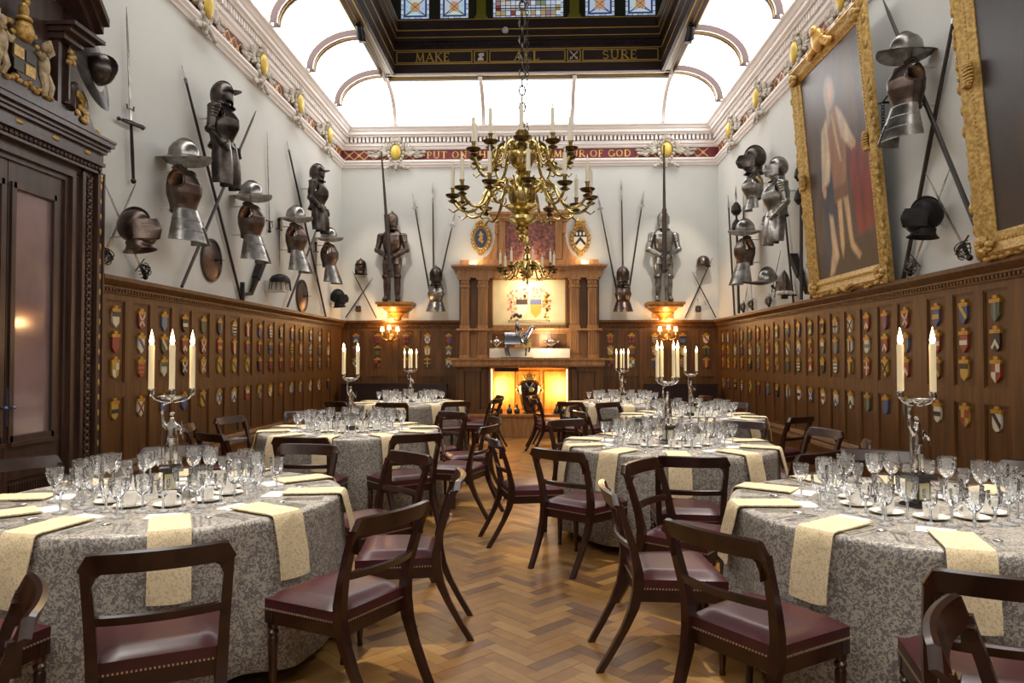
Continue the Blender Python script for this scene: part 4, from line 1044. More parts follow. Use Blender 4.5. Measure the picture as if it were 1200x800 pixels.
# ---- chimneypiece
STONE_W = mat('lit_plinth_white', sr(240,232,214), .5)
FPAN = mat('firebox_panel', sr(176,120,52), .42, col2=sr(150,98,40), scale=4, stretch=(5,5,.5))
def chimney():
    t = thing('chimneypiece', 'tall oak chimneypiece with fluted pilasters, painted arms and lit hearth', 'fireplace', (-.2, D, 0))
    M0 = Matrix.Translation((.2, -D, 0))
    def nb(): b = MB(); b.M = M0; return b
    X = lambda px, y=13.7: ony(px, 400, y).x
    b = nb(); b.bx(-1.62, 1.30, 13.52, D-.0, 0, .40); b.bx(-1.66, 1.34, 13.48, 13.9, .40, .44); b.build('hearth_step', OAKF, t)
    # piers
    for (x0, x1) in ((-1.55, -.91), (.60, 1.25)):
        b = nb(); b.bx(x0, x1, 13.72, D, .44, 1.33); b.bx(x0+.18, x1-.18, 13.66, 13.72, .50, 1.28); b.bx(x0+.06, x0+.16, 13.68, 13.72, .48, 1.30); b.bx(x1-.16, x1-.06, 13.68, 13.72, .48, 1.30); b.bx(x0+.14, x1-.14, 13.62, 13.70, 1.24, 1.33); b.bx(x0-.02, x1+.02, 13.64, 13.72, .44, .52)
        b.build('pier', OAK, t)
    # firebox: panelled back and lined cheeks
    b = nb(); b.bx(-.91, .60, D-.06, D, .44, 1.33); fb = b.build('firebox_back', FPAN, t)
    for (p0, p1) in ((578, 602), (606, 633), (639, 665)):
        b = nb(); x0, x1 = X(p0, 14.0), X(p1, 14.0); b.bx(x0, x1, D-.075, D-.06, .5, 1.22)
        for q in ((x0-.02, x0, .48, 1.24), (x1, x1+.02, .48, 1.24), (x0, x1, 1.22, 1.24)): b.bx(q[0], q[1], D-.09, D-.06, q[2], q[3])
        b.build('panel', FPAN, fb)
    b = nb(); b.bx(-.91, -.89, 13.72, D-.06, .44, 1.33); b.bx(.58, .60, 13.72, D-.06, .44, 1.33); b.bx(-.91, .60, 13.72, D-.06, 1.31, 1.33); b.build('firebox_lining', FPAN, t)
    b = nb(); b.bx(-.82, -.36, 13.74, 13.80, 1.24, 1.31); b.build('lamp_trough', BLACKM, t)
    EM = emat('hearth_strip_lamp', (1.0, .66, .22), 9.0)
    for x0 in (-.885, .56): b = nb(); b.bx(x0, x0+.015, 13.86, 13.88, .46, 1.28); b.build('strip_lamp', EM, t)
    # mantel shelf
    b = nb(); b.bx(-1.62, 1.26, 13.52, D, 1.36, 1.46); b.bx(-1.66, 1.30, 13.48, D, 1.46, 1.50); b.bx(-1.60, 1.24, 13.56, D, 1.33, 1.36); b.build('mantel_shelf', OAKF, t)
    # overmantel lower stage
    b = nb(); b.bx(-1.52, 1.20, 13.98, D, 1.50, 2.03); b.bx(-1.56, 1.24, 13.80, D, 2.03, 2.07); b.build('overmantel_base', OAKF, t)
    for (p0, p1) in ((577, 603), (611, 632), (641, 664)):
        b = nb(); x0, x1 = X(p0, 14), X(p1, 14); b.bx(x0, x1, 13.965, 13.98, 1.72, 1.97); b.build('panel', OAK, t)
    # upper stage with fluted pilasters
    b = nb(); b.bx(-1.52, -.88, 13.95, D, 2.07, 3.05); b.bx(.56, 1.20, 13.95, D, 2.07, 3.05); b.bx(-.88, .56, 14.02, D, 2.07, 3.05); b.build('overmantel_back', OAK, t)
    for (p0, p1) in ((540, 549.5), (560, 571), (668, 679), (689, 699.5)):
        x0, x1 = X(p0, 13.85), X(p1, 13.85)
        for (z0, z1, cap) in ((1.50, 2.03, 0), (2.07, 3.05, 1)):
            b = nb(); b.bx(x0-.015, x1+.015, 13.82, 13.96, z0, z0+.06); b.bx(x0, x1, 13.86, 13.96, z0+.06, z1-(.18 if cap else 0))
            w = (x1-x0)/9
            for k in range(4): b.bx(x0+w*(.5+2.1*k), x0+w*(1.7+2.1*k), 13.84, 13.86, z0+.09, z1-(.22 if cap else .03))
            if cap:
                b.bx(x0-.015, x1+.015, 13.83, 13.96, z1-.18, z1-.15); b.bx(x0-.005, x1+.005, 13.84, 13.96, z1-.15, z1-.04); b.bx(x0-.03, x1+.03, 13.81, 13.96, z1-.04, z1)
                for k in range(3): b.ell((x0+(x1-x0)*(k+.5)/3, 13.83, z1-.095), (.022, .016, .04), 8, 6)
            b.build('pilaster', OAKF, t)
    # entablature and cornice
    b = nb(); b.bx(-1.55, -.86, 13.80, D, 3.05, 3.20); b.bx(.54, 1.23, 13.80, D, 3.05, 3.20); b.bx(-.86, .54, 13.86, D, 3.05, 3.20)
    for z0, z1, e in ((3.20,3.225,.03),(3.225,3.25,.06),(3.25,3.285,.11)): b.bx(-1.55-e, 1.23+e, 13.80-e, D, z0, z1)
    for sx0 in (-1.50, .60):
        for k in range(4): b.line((sx0+.03+.14*k, 13.799, 3.08), (sx0+.15+.14*k, 13.799, 3.17), .012, .006); b.line((sx0+.03+.14*k, 13.799, 3.17), (sx0+.15+.14*k, 13.799, 3.08), .012, .006)
    b.build('entablature', OAKF, t)
    b = nb(); b.bx(-1.50, 1.18, 13.86, D, 3.285, 3.40); b.build('attic_plinth', OAKF, t)
    # painted coat of arms on cream cloth
    b = nb(); b.bx(-.86, .54, 13.995, 14.02, 2.14, 3.02); b.build('arms_cloth', mat('cream_panel', sr(222,206,164), .7, col2=sr(208,190,146), scale=3), t)
    for q in ((-.90,-.86,2.10,3.05),(.54,.58,2.10,3.05),(-.90,.58,2.07,2.14),(-.90,.58,3.02,3.06)):
        b = nb(); b.bx(q[0], q[1], 13.97, 14.02, q[2], q[3]); b.build('frame_strip', OAKF, t)
    b = MB(); b.M = M0 @ Matrix.Translation((-.16, 13.994, 2.18)); rr = random.Random(9)
    def blob(x, z, r, mi, e=1.): b.add([(x+r*math.cos(2*PI*k/8), -.001*mi-.001, z+r*e*math.sin(2*PI*k/8)) for k in range(8)], [tuple(range(8))], mi)
    for k in range(90):
        sx = rr.choice((-1, 1)); x = sx*rr.uniform(.02, .42); z = rr.uniform(.34, .72)-abs(x)*.25; blob(x, z, rr.uniform(.012, .03), 0 if rr.random() < .7 else 1, rr.uniform(.6, 1.6))
    for k in range(26): blob(-.33+rr.uniform(-.04,.04), rr.uniform(.06,.55), rr.uniform(.015,.03), 1)
    for k in range(30): blob(.34+rr.uniform(-.04,.04), rr.uniform(.06,.6), rr.uniform(.015,.03), 2)
    for sx, base in ((-.14, 3), (.13, 4)):
        x0 = sx-.11; 
        for (p, mi) in (([(x0,.46),(x0+.22,.46),(x0+.22,.36),(x0,.36)], base), ([(x0,.36),(x0+.22,.36),(x0+.2,.2),(x0+.11,.1),(x0+.02,.2)], 5 if base == 3 else 2)):
            b.add([(q[0], -.008, q[1]) for q in p], [tuple(range(len(p)))], mi)
        blob(sx, .25, .05, base, 1.3); blob(sx-.06, .41, .03, 5); blob(sx+.06, .41, .03, 5)
    b.add([(-.40,-.009,.02),(.40,-.009,.02),(.40,-.009,.055),(-.40,-.009,.055)], [(0,1,2,3)], 3); b.add([(-.38,-.010,.028),(.38,-.010,.028),(.38,-.010,.047),(-.38,-.010,.047)], [(0,1,2,3)], 6)
    b.build('painted_arms', [mat('arms_rose', sr(196,110,96), .7), mat('arms_pink', sr(214,160,130), .7), mat('arms_gold', sr(206,156,60), .6), mat('arms_black', sr(66,50,44), .7), mat('arms_blue', sr(104,110,150), .7), mat('arms_white', sr(224,214,190), .7), mat('arms_scroll', sr(214,196,150), .7)], t)
    # attic: marble relief between scrolled consoles
    b = nb(); ax0, ax1 = X(582, 14.0), X(661, 14.0)
    b.bx(ax0+.02, ax1-.02, 13.97, D, 3.40, 4.16); b.bx(ax0-.04, ax1+.04, 13.90, D, 4.16, 4.20); b.bx(ax0-.10, ax1+.10, 13.86, D, 4.20, 4.28); b.bx(ax0-.14, ax1+.14, 13.82, D, 4.28, 4.33)
    for s in (0, 1):
        xx = ax0+.04 if s == 0 else ax1-.04-.13
        b.bx(xx, xx+.13, 13.92, 13.97, 3.42, 4.16); b.bx(xx+.03, xx+.10, 13.905, 13.92, 3.48, 4.05)
        sg = -1 if s == 0 else 1; xe = ax0+.02 if s == 0 else ax1-.02
        pts = [(xe, 3.40), (xe+sg*.30, 3.40), (xe+sg*.28, 3.46)]+[(xe+sg*(.28-.24*math.sin(q*PI/12)), 3.46+.55*(1-math.cos(q*PI/12))) for q in range(1, 7)]+[(xe, 4.02)]
        b.prism(pts, 13.95, D)
        for k in range(5): b.ell((xe+sg*.02, 13.93, 4.08-.035*k), (.045, .03, .03), 7, 5)
    b.build('attic_frame', OAKF, t)
    MARB = mat('red_marble_relief', sr(150,92,76), .4, col2=sr(92,58,54), scale=16, bump=.9, bscale=22, contrast=(.4,.6))
    b = nb(); b.grid(lambda u, v: (ax0+.17+(ax1-ax0-.34)*u, 13.955-.02*abs(math.sin(17*u+5*v)*math.sin(13*v+3*u)), 3.42+.73*v), 24, 20); b.build('relief_panel', MARB, t, smooth=True)
    b = nb(); rr = random.Random(4); cx = (ax0+ax1)/2
    for k in range(40): b.ell((cx+rr.uniform(-.38,.38), 13.945, 3.46+rr.uniform(0,.65)), (rr.uniform(.02,.05), .02, rr.uniform(.02,.06)), 7, 5)
    o = b.build('relief_carving', MARB, t, smooth=True); o['kind'] = 'stuff'
    for px_ in (554, 686): 
        b = nb(); x = X(px_, 13.84); b.bx(x-.07, x+.07, 13.845, 13.858, 3.31, 3.37); b.build('label_card', CARD, t)
    return t
chimney()
for x, z in ((-.72, 1.0), (.42, 1.0)): lamp('hearth_lamp', 'AREA', (x, 13.8, z-.1), 16, (1.0, .66, .26), .35, (x*.4-.06, 14.1, .9))
lamp('mantel_lamp', 'POINT', (.16, 13.58, 1.92), 16.0, (1.0, .8, .55), .05)
lamp('mantel_lamp', 'POINT', (-.5, 13.60, 1.92), 10.0, (1.0, .74, .45), .05)
lamp('arms_lamp', 'AREA', (-.16, 13.66, 2.98), 9, (1.0, .8, .52), .5, (-.16, 14.1, 2.7))
for x in (-1.2, -.16, .9): lamp('attic_lamp', 'POINT', (x, 13.75, 3.42), 4.5, (1.0, .7, .4), .06)

# illuminated white plinth with silver on it
x0, x1 = ony(574, 410, 13.8).x, ony(667.5, 410, 13.8).x
o = MB().bx(x0, x1, 13.722, 13.815, 1.503, 1.68).build('display_plinth', STONE_W); tag(o, 'long white display plinth standing on the mantel shelf', 'plinth')
def tureen(px, w, label):
    p = ony(px, 408, 13.80); t = thing('silver_tureen', label, 'tureen', (p.x, 13.77, 1.681))
    m = MB(); m.lathe([(.05*w,0),(.055*w,.01),(.02*w,.03),(.03*w,.045),(.09*w,.08),(.105*w,.12),(.10*w,.14)], 20); m.build('bowl', SILVER, t, smooth=True)
    m = MB(); m.lathe([(.105*w,.14),(.09*w,.165),(.03*w,.19),(.012*w,.20),(.018*w,.215),(.001,.23)], 20); m.build('lid', SILVER, t, smooth=True)
    for s in (-1, 1):
        m = MB(); m.tube([(s*.09*w,0,.10),(s*.135*w,0,.12),(s*.15*w,0,.14),(s*.12*w,0,.155),(s*.09*w,0,.14)], .009*w, 6); m.build('handle', SILVER, t, smooth=True)
tureen(582, .75, 'smaller silver lidded cup on the white plinth behind the horse')
tureen(645.5, 1.0, 'larger silver lidded tureen with loop handles on the white plinth')
# knight on horseback in silver
def rider():
    p = ony(606, 415, 13.64); t = thing('equestrian_statuette', 'silver statuette of a mounted knight in front of the white plinth', 'statuette', (p.x, 13.60, 1.501))
    STEEL_S = mat('statuette_silver', sr(170,168,172), .25, metal=1., col2=sr(90,84,86), scale=26, bump=.3)
    k = 1.0
    J = [(0,0,.36),(.13,0,.37),(-.14,0,.37),(.19,0,.44),(.25,0,.55),(.30,0,.60),(.36,0,.53),
         (.15,-.05,.28),(.18,-.05,.17),(.16,-.05,.03),(.17,.05,.28),(.24,.05,.20),(.22,.05,.10),
         (-.17,-.05,.27),(-.22,-.05,.16),(-.19,-.05,.03),(-.16,.05,.27),(-.18,.05,.16),(-.14,.05,.03),(-.22,0,.38),(-.27,0,.25)]
    E_ = [(0,1),(0,2),(1,3),(3,4),(4,5),(5,6),(1,7),(7,8),(8,9),(1,10),(10,11),(11,12),(2,13),(13,14),(14,15),(2,16),(16,17),(17,18),(2,19),(19,20)]
    R_ = [.085,.09,.09,.065,.05,.04,.025,.04,.024,.02,.04,.024,.02,.045,.026,.02,.045,.026,.02,.02,.016]
    me = skinned('horse', J, E_, R_, 1); me.materials.append(STEEL_S); put('horse', me, t)
    m = MB(); m.grid(lambda u, v: (-.23+.30*u, .11*math.cos(PI*v)*-1, .36+.12*math.sin(PI*v)-.10*abs(math.cos(PI*v))), 6, 10); m.build('caparison', mat('caparison_steel', sr(172,174,182), .25, metal=.95), t, smooth=True)
    m = MB(); m.grid(lambda u, v: (.05+.22*u, -.10+.2*v, .20+.16*math.sin(PI*v)+.02*math.sin(8*u)), 5, 6); m.build('gilded_skirt', GILT, t, smooth=True)
    J = [(0,0,.46),(0,0,.55),(.0,0,.64),(.0,0,.69),(.0,0,.74),(.05,-.1,.44),(.09,-.11,.30),(.12,-.11,.28),(.05,.1,.44),(.09,.11,.30),(.12,.11,.28),(.0,-.08,.62),(.06,-.10,.55),(.12,-.05,.56),(0,.08,.62),(.06,.10,.55),(.12,.05,.56)]
    E_ = [(0,1),(1,2),(2,3),(3,4),(0,5),(5,6),(6,7),(0,8),(8,9),(9,10),(2,11),(11,12),(12,13),(2,14),(14,15),(15,16)]
    R_ = [.05,.05,.06,.022,.042,.04,.03,.02,.04,.03,.02,.034,.026,.02,.034,.026,.02]
    me = skinned('rider', J, E_, R_, 1); me.materials.append(STEEL_S); put('rider', me, t)
    m = MB(); 
    for q in range(7): m.ell((-.05+.02*q, .0, .80+.02*math.sin(q)), (.03,.03,.035), 7, 5)
    m.build('plume', mat('statuette_plume', sr(70,64,62), .6), t, smooth=True)
    m = MB(); m.bx(-.30,.30,-.12,.12,0,.012); m.build('base', DARKB, t)
rider()
# urn-shaped relic and small bottles in the hearth
def urn():
    p = ony(620.5, 484, 13.80); t = thing('hearth_urn', 'dark glossy urn with gilt crown lid and pale medallion in the hearth', 'urn', (p.x, 13.78, .443)); t.scale = (.87, .87, .87)
    UM = mat('urn_black', sr(40,24,20), .12, coat=.6)
    m = MB(); m.lathe([(.15,0),(.16,.03),(.13,.05),(.15,.08),(.20,.25),(.25,.48),(.26,.58),(.22,.68),(.15,.73),(.14,.75)], 24); m.build('body', UM, t, smooth=True)
    m = MB(); m.lathe([(.15,.73),(.15,.76),(.13,.80),(.10,.83),(.04,.86),(.03,.90),(.001,.93)], 20)
    for k in range(6): a = k*PI/3; m.ell((.125*math.cos(a), .125*math.sin(a), .82), (.025,.025,.04), 8, 6)
    m.tube([(-.07,0,.86),(-.05,0,.95),(0,0,.97),(.05,0,.95),(.07,0,.86)], .012, 6); m.build('crown_lid', GILT, t, smooth=True)
    m = MB(); m.lathe([(.001,-.265),(.05,-.262),(.06,-.245)], 16, (.04,0,.53), axis='Y'); m.build('medallion', mat('medallion', sr(196,180,120), .4, metal=.4), t, smooth=True)
    m = MB(); m.bx(-.07,.07,-.262,-.23,.36,.39); m.build('name_plate', SILVER, t)
    for s in (-1, 1):
        m = MB()
        for q in range(6): m.ell((s*(.25+.03*math.sin(q*1.3)), -.02, .46+.03*q), (.03,.03,.025), 7, 5)
        m.build('lion_handle', GILT, t, smooth=True)
urn()
BOTG = mat('dark_green_bottle', sr(26,34,24), .1, coat=.5)
for i, px_ in enumerate((586, 597, 606, 652, 659)):
    p = ony(px_, 484, 13.70); m = MB(); m.lathe([(.05,0),(.055,.02),(.05,.08),(.03,.10),(.016,.13),(.016,.17),(.02,.175),(.001,.18)], 12)
    o = m.build('bell_bottle', BOTG, None, True, (p.x, 13.66+.03*(i % 2), .443)); tag(o, 'small dark bottle standing on the hearth edge %s' % ('left of the urn' if px_ < 620 else 'right of the urn'), 'bottle', 'bottles left of the urn' if px_ < 620 else 'bottles right of the urn')
# oval gilt cartouches either side of the attic
def cartouche(px, py, label, kind):
    p = ony(px, py, D-.03); t = thing('armorial_cartouche', label, 'cartouche', (p.x, D-.002, p.z))
    H = .34
    m = MB(); m.lathe([(.001,-.045),(.13,-.04),(.17,-.02),(.18,0)], 24, axis='Y', sy=1.45); m.build('backing', GILT, t, smooth=True)
    m = MB()
    for k in range(20):
        a = 2*PI*k/20; m.ell((.175*math.cos(a), -.035, .26*math.sin(a)), (.034, .028, .036), 7, 5)
    for k in range(9): m.ell((.02*(k-4), -.04, .30+.035*math.cos((k-4)*.5)), (.035, .03, .045), 7, 5)
    for k in range(5): m.ell((.018*(k-2), -.03, -.30), (.02, .025, .035), 7, 5)
    if kind == 1:
        for k in range(7): m.ell((.025*(k-3), -.05, .34+.02*math.cos(k)), (.03, .03, .06), 7, 5)
    m.build('gilt_scrollwork', GILT, t, smooth=True)
    m = MB(); el = lambda rx, rz, y, mi, z0=0: m.add([(rx*math.cos(2*PI*k/24), y, z0+rz*math.sin(2*PI*k/24)) for k in range(24)], [tuple(range(24))], mi)
    el(.125, .195, -.046, 0 if kind == 0 else 1)
    if kind == 0:
        for x, z, r in ((0,.06,.035),(.02,.01,.03),(-.02,-.03,.03),(.03,-.07,.03),(0,.11,.02),(-.04,.06,.015),(.045,.07,.015)): m.ell((x,-.048,z), (r,.01,r*1.3), 8, 6, 2)
    else:
        m.add([(.125*math.cos(a), -.047, .195*math.sin(a)) for a in [PI*.07+PI*.86*k/12 for k in range(13)]], [tuple(range(13))], 3)
        m.add([(-.11,-.048,-.09),(0,-.048,.05),(.11,-.048,-.09),(.085,-.048,-.13),(0,-.048,-.03),(-.085,-.048,-.13)], [(0,1,4,5),(1,2,3,4)], 3)
        for x in (-.07, 0, .07): m.ell((x,-.05,.10), (.022,.01,.035), 8, 6, 1)
    m.build('shield_painting', [mat('cart_blue', sr(44,56,84), .5), mat('cart_white', sr(228,222,208), .5), GILT, mat('cart_black', sr(48,40,36), .5)], t)
cartouche(563.5, 279, 'oval gilt cartouche with blue ground beside the attic', 0)
cartouche(680, 280, 'oval gilt cartouche with white shield and dark chevron beside the attic', 1)

# ---- wall brackets carrying the armours, with candle sconces below
CORB = mat('gilt_corbel', sr(186,132,64), .4, metal=.25, col2=sr(140,92,40), scale=12)
for px_, side in ((463, 'left of the hearth'), (779.5, 'right of the hearth')):
    p = ony(px_, 356, D-.25); x = p.x; zt = ony(px_, 354, D-.25).z
    t = thing('armour_bracket', 'gilded moulded wall bracket carrying the standing armour '+side, 'bracket', (x, D, zt))
    m = MB(); m.bx(-.36,.36,-.40,0,-.05,0); m.bx(-.33,.33,-.36,0,-.09,-.05); m.build('shelf', CORB, t)
    m = MB(); m.lathe([(.30,-.09),(.26,-.14),(.20,-.18),(.20,-.20),(.12,-.24),(.07,-.30),(.07,-.33),(.02,-.36)], 8, a0=PI, a1=2*PI, sy=1.0); m.bx(-.2,.2,-.02,0,-.3,-.09); m.build('corbel', CORB, t, smooth=30)
    p2 = ony(px_-6 if px_ < 600 else px_+3, 394, D-.15)
    t = thing('candle_sconce', 'brass three-light sconce with glowing shades on the dado '+side, 'sconce', (p2.x, D-.04, p2.z))
    m = MB(); m.lathe([(.001,-.03),(.05,-.02),(.06,0)], 14, axis='Y'); m.lathe([(.001,-.14),(.03,-.10),(.045,-.06),(.03,-.03),(.015,0)], 12, (0,-.10,0)); m.build('back_plate', GILT, t, smooth=True)
    SH = emat('sconce_shade', (1.0, .60, .22), 5.0)
    for k, (ax, ay, az) in enumerate(((-.15,-.12,.0),(0,-.20,.03),(.15,-.12,.0))):
        m = MB(); m.tube([(0,-.08,-.05),(ax*.5,ay*.8,-.07),(ax,ay,-.03),(ax,ay,.02+az)], .01, 6); m.lathe([(.01,0),(.035,.015),(.035,.02)], 10, (ax,ay,.01+az)); arm = m.build('arm', GILT, t, smooth=True)
        m = MB(); m.tube([(ax,ay,.02+az),(ax,ay,.12+az)], .012, 8); m.build('candle_tube', WAX, arm)
        m = MB(); m.lathe([(.042,.10+az),(.03,.19+az)], 14, (ax,ay,0), cap=False); m.build('shade', SH, arm, smooth=True)
    lamp('sconce_glow', 'POINT', (p2.x, D-.24, p2.z+.28), 20, (1.0, .55, .22), .08)

# ---- high-backed settles against the end wall
SETT = mat('settle_leather', sr(54,28,24), .4, col2=sr(40,20,18), scale=3, coat=.2)
for (pa, pb, lab) in ((392, 536, 'dark leather high-backed settle along the end wall beside the helmet wall'), (757, 862, 'dark leather high-backed settle along the end wall beside the portrait wall')):
    xa, xb = ony(pa, 450, 13.45).x, ony(pb, 450, 13.45).x
    xa, xb = max(xa, XL+.16), min(xb, XR-.16)
    if xb < 0: xb = min(xb, -1.72)
    t = thing('settle', lab, 'bench', ((xa+xb)/2, 13.7, 0)); hw = (xb-xa)/2
    m = MB(); m.bx(-hw, hw, -.12, .12, .38, 1.0); m.bx(-hw, hw, -.14, .0, .985, 1.02); m.build('backrest', SETT, t)
    m = MB(); m.bx(-hw, hw, -.55, -.12, .38, .47); m.build('seat', SETT, t); m = MB(); m.bx(-hw+.02, hw-.02, -.5, .1, .08, .38); m.build('seat_box', MAHOG, t)
    for s in (-1, 1):
        for yy in (-.48, .06): m = MB(); m.box((s*(hw-.06), yy, .04), (.07, .07, .08)); m.build('foot', MAHOG, t)
# ================================================================== ARMS AND ARMOUR
STEEL = mat('bright_steel', sr(168,164,158), .3, metal=.95, col2=sr(104,98,92), scale=7, bump=.1, bscale=25, rvar=.1)
STEELD = mat('dark_steel', sr(96,88,82), .34, metal=.92, col2=sr(48,42,38), scale=6, bump=.1, bscale=22, rvar=.1)
STEELB = mat('russet_steel', sr(116,100,92), .32, metal=.92, col2=sr(70,56,50), scale=6, bump=.1, bscale=22)
BLACKI = mat('blackened_iron', sr(40,36,34), .5, metal=.6, col2=sr(26,23,22), scale=9)
POLE = mat('dark_ash_pole', sr(52,36,26), .5, col2=sr(36,25,19), scale=8)
ROD = mat('pale_rod', sr(206,200,190), .5)
RZ = {'L': PI/2, 'R': -PI/2, 'B': 0.}
def wallpt(w, px, py, off):
    if w == 'L': return onx(px, py, XL+off)
    if w == 'R': return onx(px, py, XR-off)
    return ony(px, py, D-off)
def onwall(w, px, py, off):
    """foot of a thing hung on wall w: the pixel's point, pushed back on to the wall plane"""
    p = wallpt(w, px, py, off)
    return Vector((XL+.003, p.y, p.z)) if w == 'L' else Vector((XR-.003, p.y, p.z)) if w == 'R' else Vector((p.x, D-.003, p.z))
def hung(name, label, cat, w, px, py, off, group=None): return thing(name, label, cat, onwall(w, px, py, off), RZ[w], group)

# --- pieces, built facing -Y with the wall behind at y = 0
def pot_helmet(mb, c, s=1., brim=.10, peak=0., comb=.03):
    mb.M = Matrix.Translation(c) @ Matrix.Diagonal((s, s, s, 1))
    mb.lathe([(.125,0),(.126,.03),(.118,.09),(.09,.14),(.045,.168),(.001,.175)], 20, sy=1.2)
    def br(u, v):
        a = 2*PI*u; r = .122+brim*v; dr = -.055*v*abs(math.cos(a))-.0*v; fr = 1+.35*max(0, -math.sin(a))*peak
        return (r*math.cos(a), r*1.2*math.sin(a)*fr, .012+dr+(.03*v*abs(math.sin(a)) if peak else 0))
    mb.grid(br, 28, 3)
    if comb: mb.prism([(1.2*.125*math.cos(a)*1.0, .0+(.172+comb)*math.sin(a)) for a in [PI*i/12 for i in range(13)]], -.006, .006, plane='YZ')
    mb.M = Matrix()
def cuirass(mb, c, s=1., H=.42, peascod=.03, w=.18, d=.15):
    mb.M = Matrix.Translation(c) @ Matrix.Diagonal((s, s, s, 1))
    ks = [(0,.78,.74),(.15,.80,.80),(.4,.95,1.0),(.62,1.0,1.02),(.8,.98,.86),(.93,.86,.62),(1.0,.70,.50)]
    def kv(v):
        for (a, x, y), (b, x2, y2) in zip(ks[:-1], ks[1:]):
            if v <= b: t = (v-a)/(b-a); return x+(x2-x)*t, y+(y2-y)*t
        return ks[-1][1:]
    def fn(u, v):
        a = 2*PI*u; kx, ky = kv(v); x, y = w*kx*math.cos(a), d*ky*math.sin(a)
        if math.sin(a) < 0: y -= peascod*math.exp(-(math.cos(a)/.35)**2)*math.sin(PI*min(1, v*1.1))
        return (x, y, H*v)
    def hole(u, v):
        for ca in (0., .5, 1.):
            if ((u-ca)/.105)**2+((v-.72)/.21)**2 < 1: return True
        return ((u-.75)/.10)**2+((v-1.0)/.13)**2 < 1
    mb.grid(fn, 84, 44, skip=hole)
    for ca in (0., .5):
        mb.tube([fn((ca+.107*math.cos(q)) % 1, .72+.214*math.sin(q)) for q in [2*PI*i/24 for i in range(25)]], .009, 6)
    mb.tube([fn(.75+.102*math.cos(q), 1+.133*math.sin(q)) for q in [PI+PI*i/10 for i in range(11)]], .009, 6)
    mb.tube([fn(i/30, 1.0) for i in range(5, 20)], .008, 6)
    for s2 in (-1, 1):     # shoulder straps
        mb.stube([(s2*.105, d*.40, H*.985), (s2*.112, d*.15, H*1.03), (s2*.112, -d*.15, H*1.03), (s2*.105, -d*.42, H*.97)], .013, 6)
    mb.tube([(w*.80*math.cos(2*PI*i/28), d*.76*math.sin(2*PI*i/28), .004) for i in range(29)], .008, 5)
    mb.M = Matrix()
def tassets(mb, c, s=1., H=.34, flare=.12, w=.155, d=.135, split=.05):
    mb.M = Matrix.Translation(c) @ Matrix.Diagonal((s, s, s, 1))
    n = 5
    def fn(u, v):
        a = PI*(.96+1.08*u); k = v
        rx, ry = w+flare*.75*k, d+flare*1.25*k
        st = .004*((v*n) % 1)
        return ((rx+st)*math.cos(a), (ry+st)*math.sin(a), H*(1-v)+.03*abs(u-.5)*2*v)
    mb.grid(fn, 26, 2*n, skip=lambda u, v: abs(u-.5) < split*v*.8)
    for v in (.02, .35, .68, 1.0):
        for h in (0, 1):
            us = [0, .1, .2, .3, .4, .46] if h == 0 else [.54, .6, .7, .8, .9, 1.]
            mb.tube([fn(u, v) for u in us], .005, 4)
    mb.M = Matrix()
def close_helm(mb, c, s=1., comb=.02, beak=.07, gorget=True):
    mb.M = Matrix.Translation(c) @ Matrix.Diagonal((s, s, s, 1))
    mb.ell((0, .015, .15), (.108, .135, .13), 18, 12)
    mb.ell((0,-.045,.055), (.088,.098,.075), 14, 8)
    def vis(u, v):
        a = PI*(1.05+.9*u); p = math.exp(-((u-.5)/.13)**2); z = .03+.15*v; q = 1-abs(v-.45)*.8
        return (.112*math.cos(a)*(.98), .12*math.sin(a)-(beak*p*q)-.005, z)
    mb.grid(vis, 18, 8)
    for v in (.62, .78): mb.tube([vis(u, v) for u in (.18, .34, .5, .66, .82)], .006, 4)
    if comb: mb.prism([(.015+.138*math.cos(a), .15+(.133+comb)*math.sin(a)) for a in [PI*.02+PI*.96*i/14 for i in range(15)]], -.006, .006, plane='YZ')
    if gorget: mb.lathe([(.09,.03),(.086,0),(.096,-.025),(.115,-.045)], 20, cap=False, sy=1.1)
    mb.M = Matrix()
def burgonet(mb, c, s=1., peak=.10):
    mb.M = Matrix.Translation(c) @ Matrix.Diagonal((s, s, s, 1))
    mb.lathe([(.105,.02),(.112,.08),(.108,.14),(.085,.20),(.04,.235),(.001,.24)], 18, sy=1.22)
    def pk(u, v): a = PI*(1.12+.76*u); e = math.sin(PI*u); return ((.108)*math.cos(a)*(1+.1*v), .13*math.sin(a)-(peak*v*e), .125+.02*v*e-.01*v)
    mb.grid(pk, 14, 4)
    for s2 in (-1, 1): mb.grid(lambda u, v: (s2*(.104-.012*v), -.09+.15*u, .06-.12*v+.05*(u-.5)*v), 5, 4)
    mb.prism([(.14*math.cos(a), .10+.165*math.sin(a)) for a in [PI*.05+PI*.9*i/12 for i in range(13)]], -.005, .005, plane='YZ')
    mb.lathe([(.085,.0),(.09,-.03),(.14,-.055)], 18, cap=False, sy=1.1)
    mb.M = Matrix()
def arm_plates(mb, sh, el, wr, s=1., r=.06):
    sh, el, wr = Vector(sh), Vector(el), Vector(wr)
    for k in range(4): p = sh+(el-sh)*(k*.13); mb.ell(p, (r*1.25-.006*k, r*1.3-.006*k, r*.85), 12, 8)
    mb.tube([sh+(el-sh)*.35, sh+(el-sh)*.6, el], [r*.85, r*.82, r*.74], 12)
    mb.ell(el, (r*.95, r*1.0, r*.85), 12, 8); mb.tube([el, el+(wr-el)*.5, wr], [r*.72, r*.78, r*.55], 12)
    mb.tube([wr-(wr-el)*.3, wr], [r*.62, r*.95], 12)

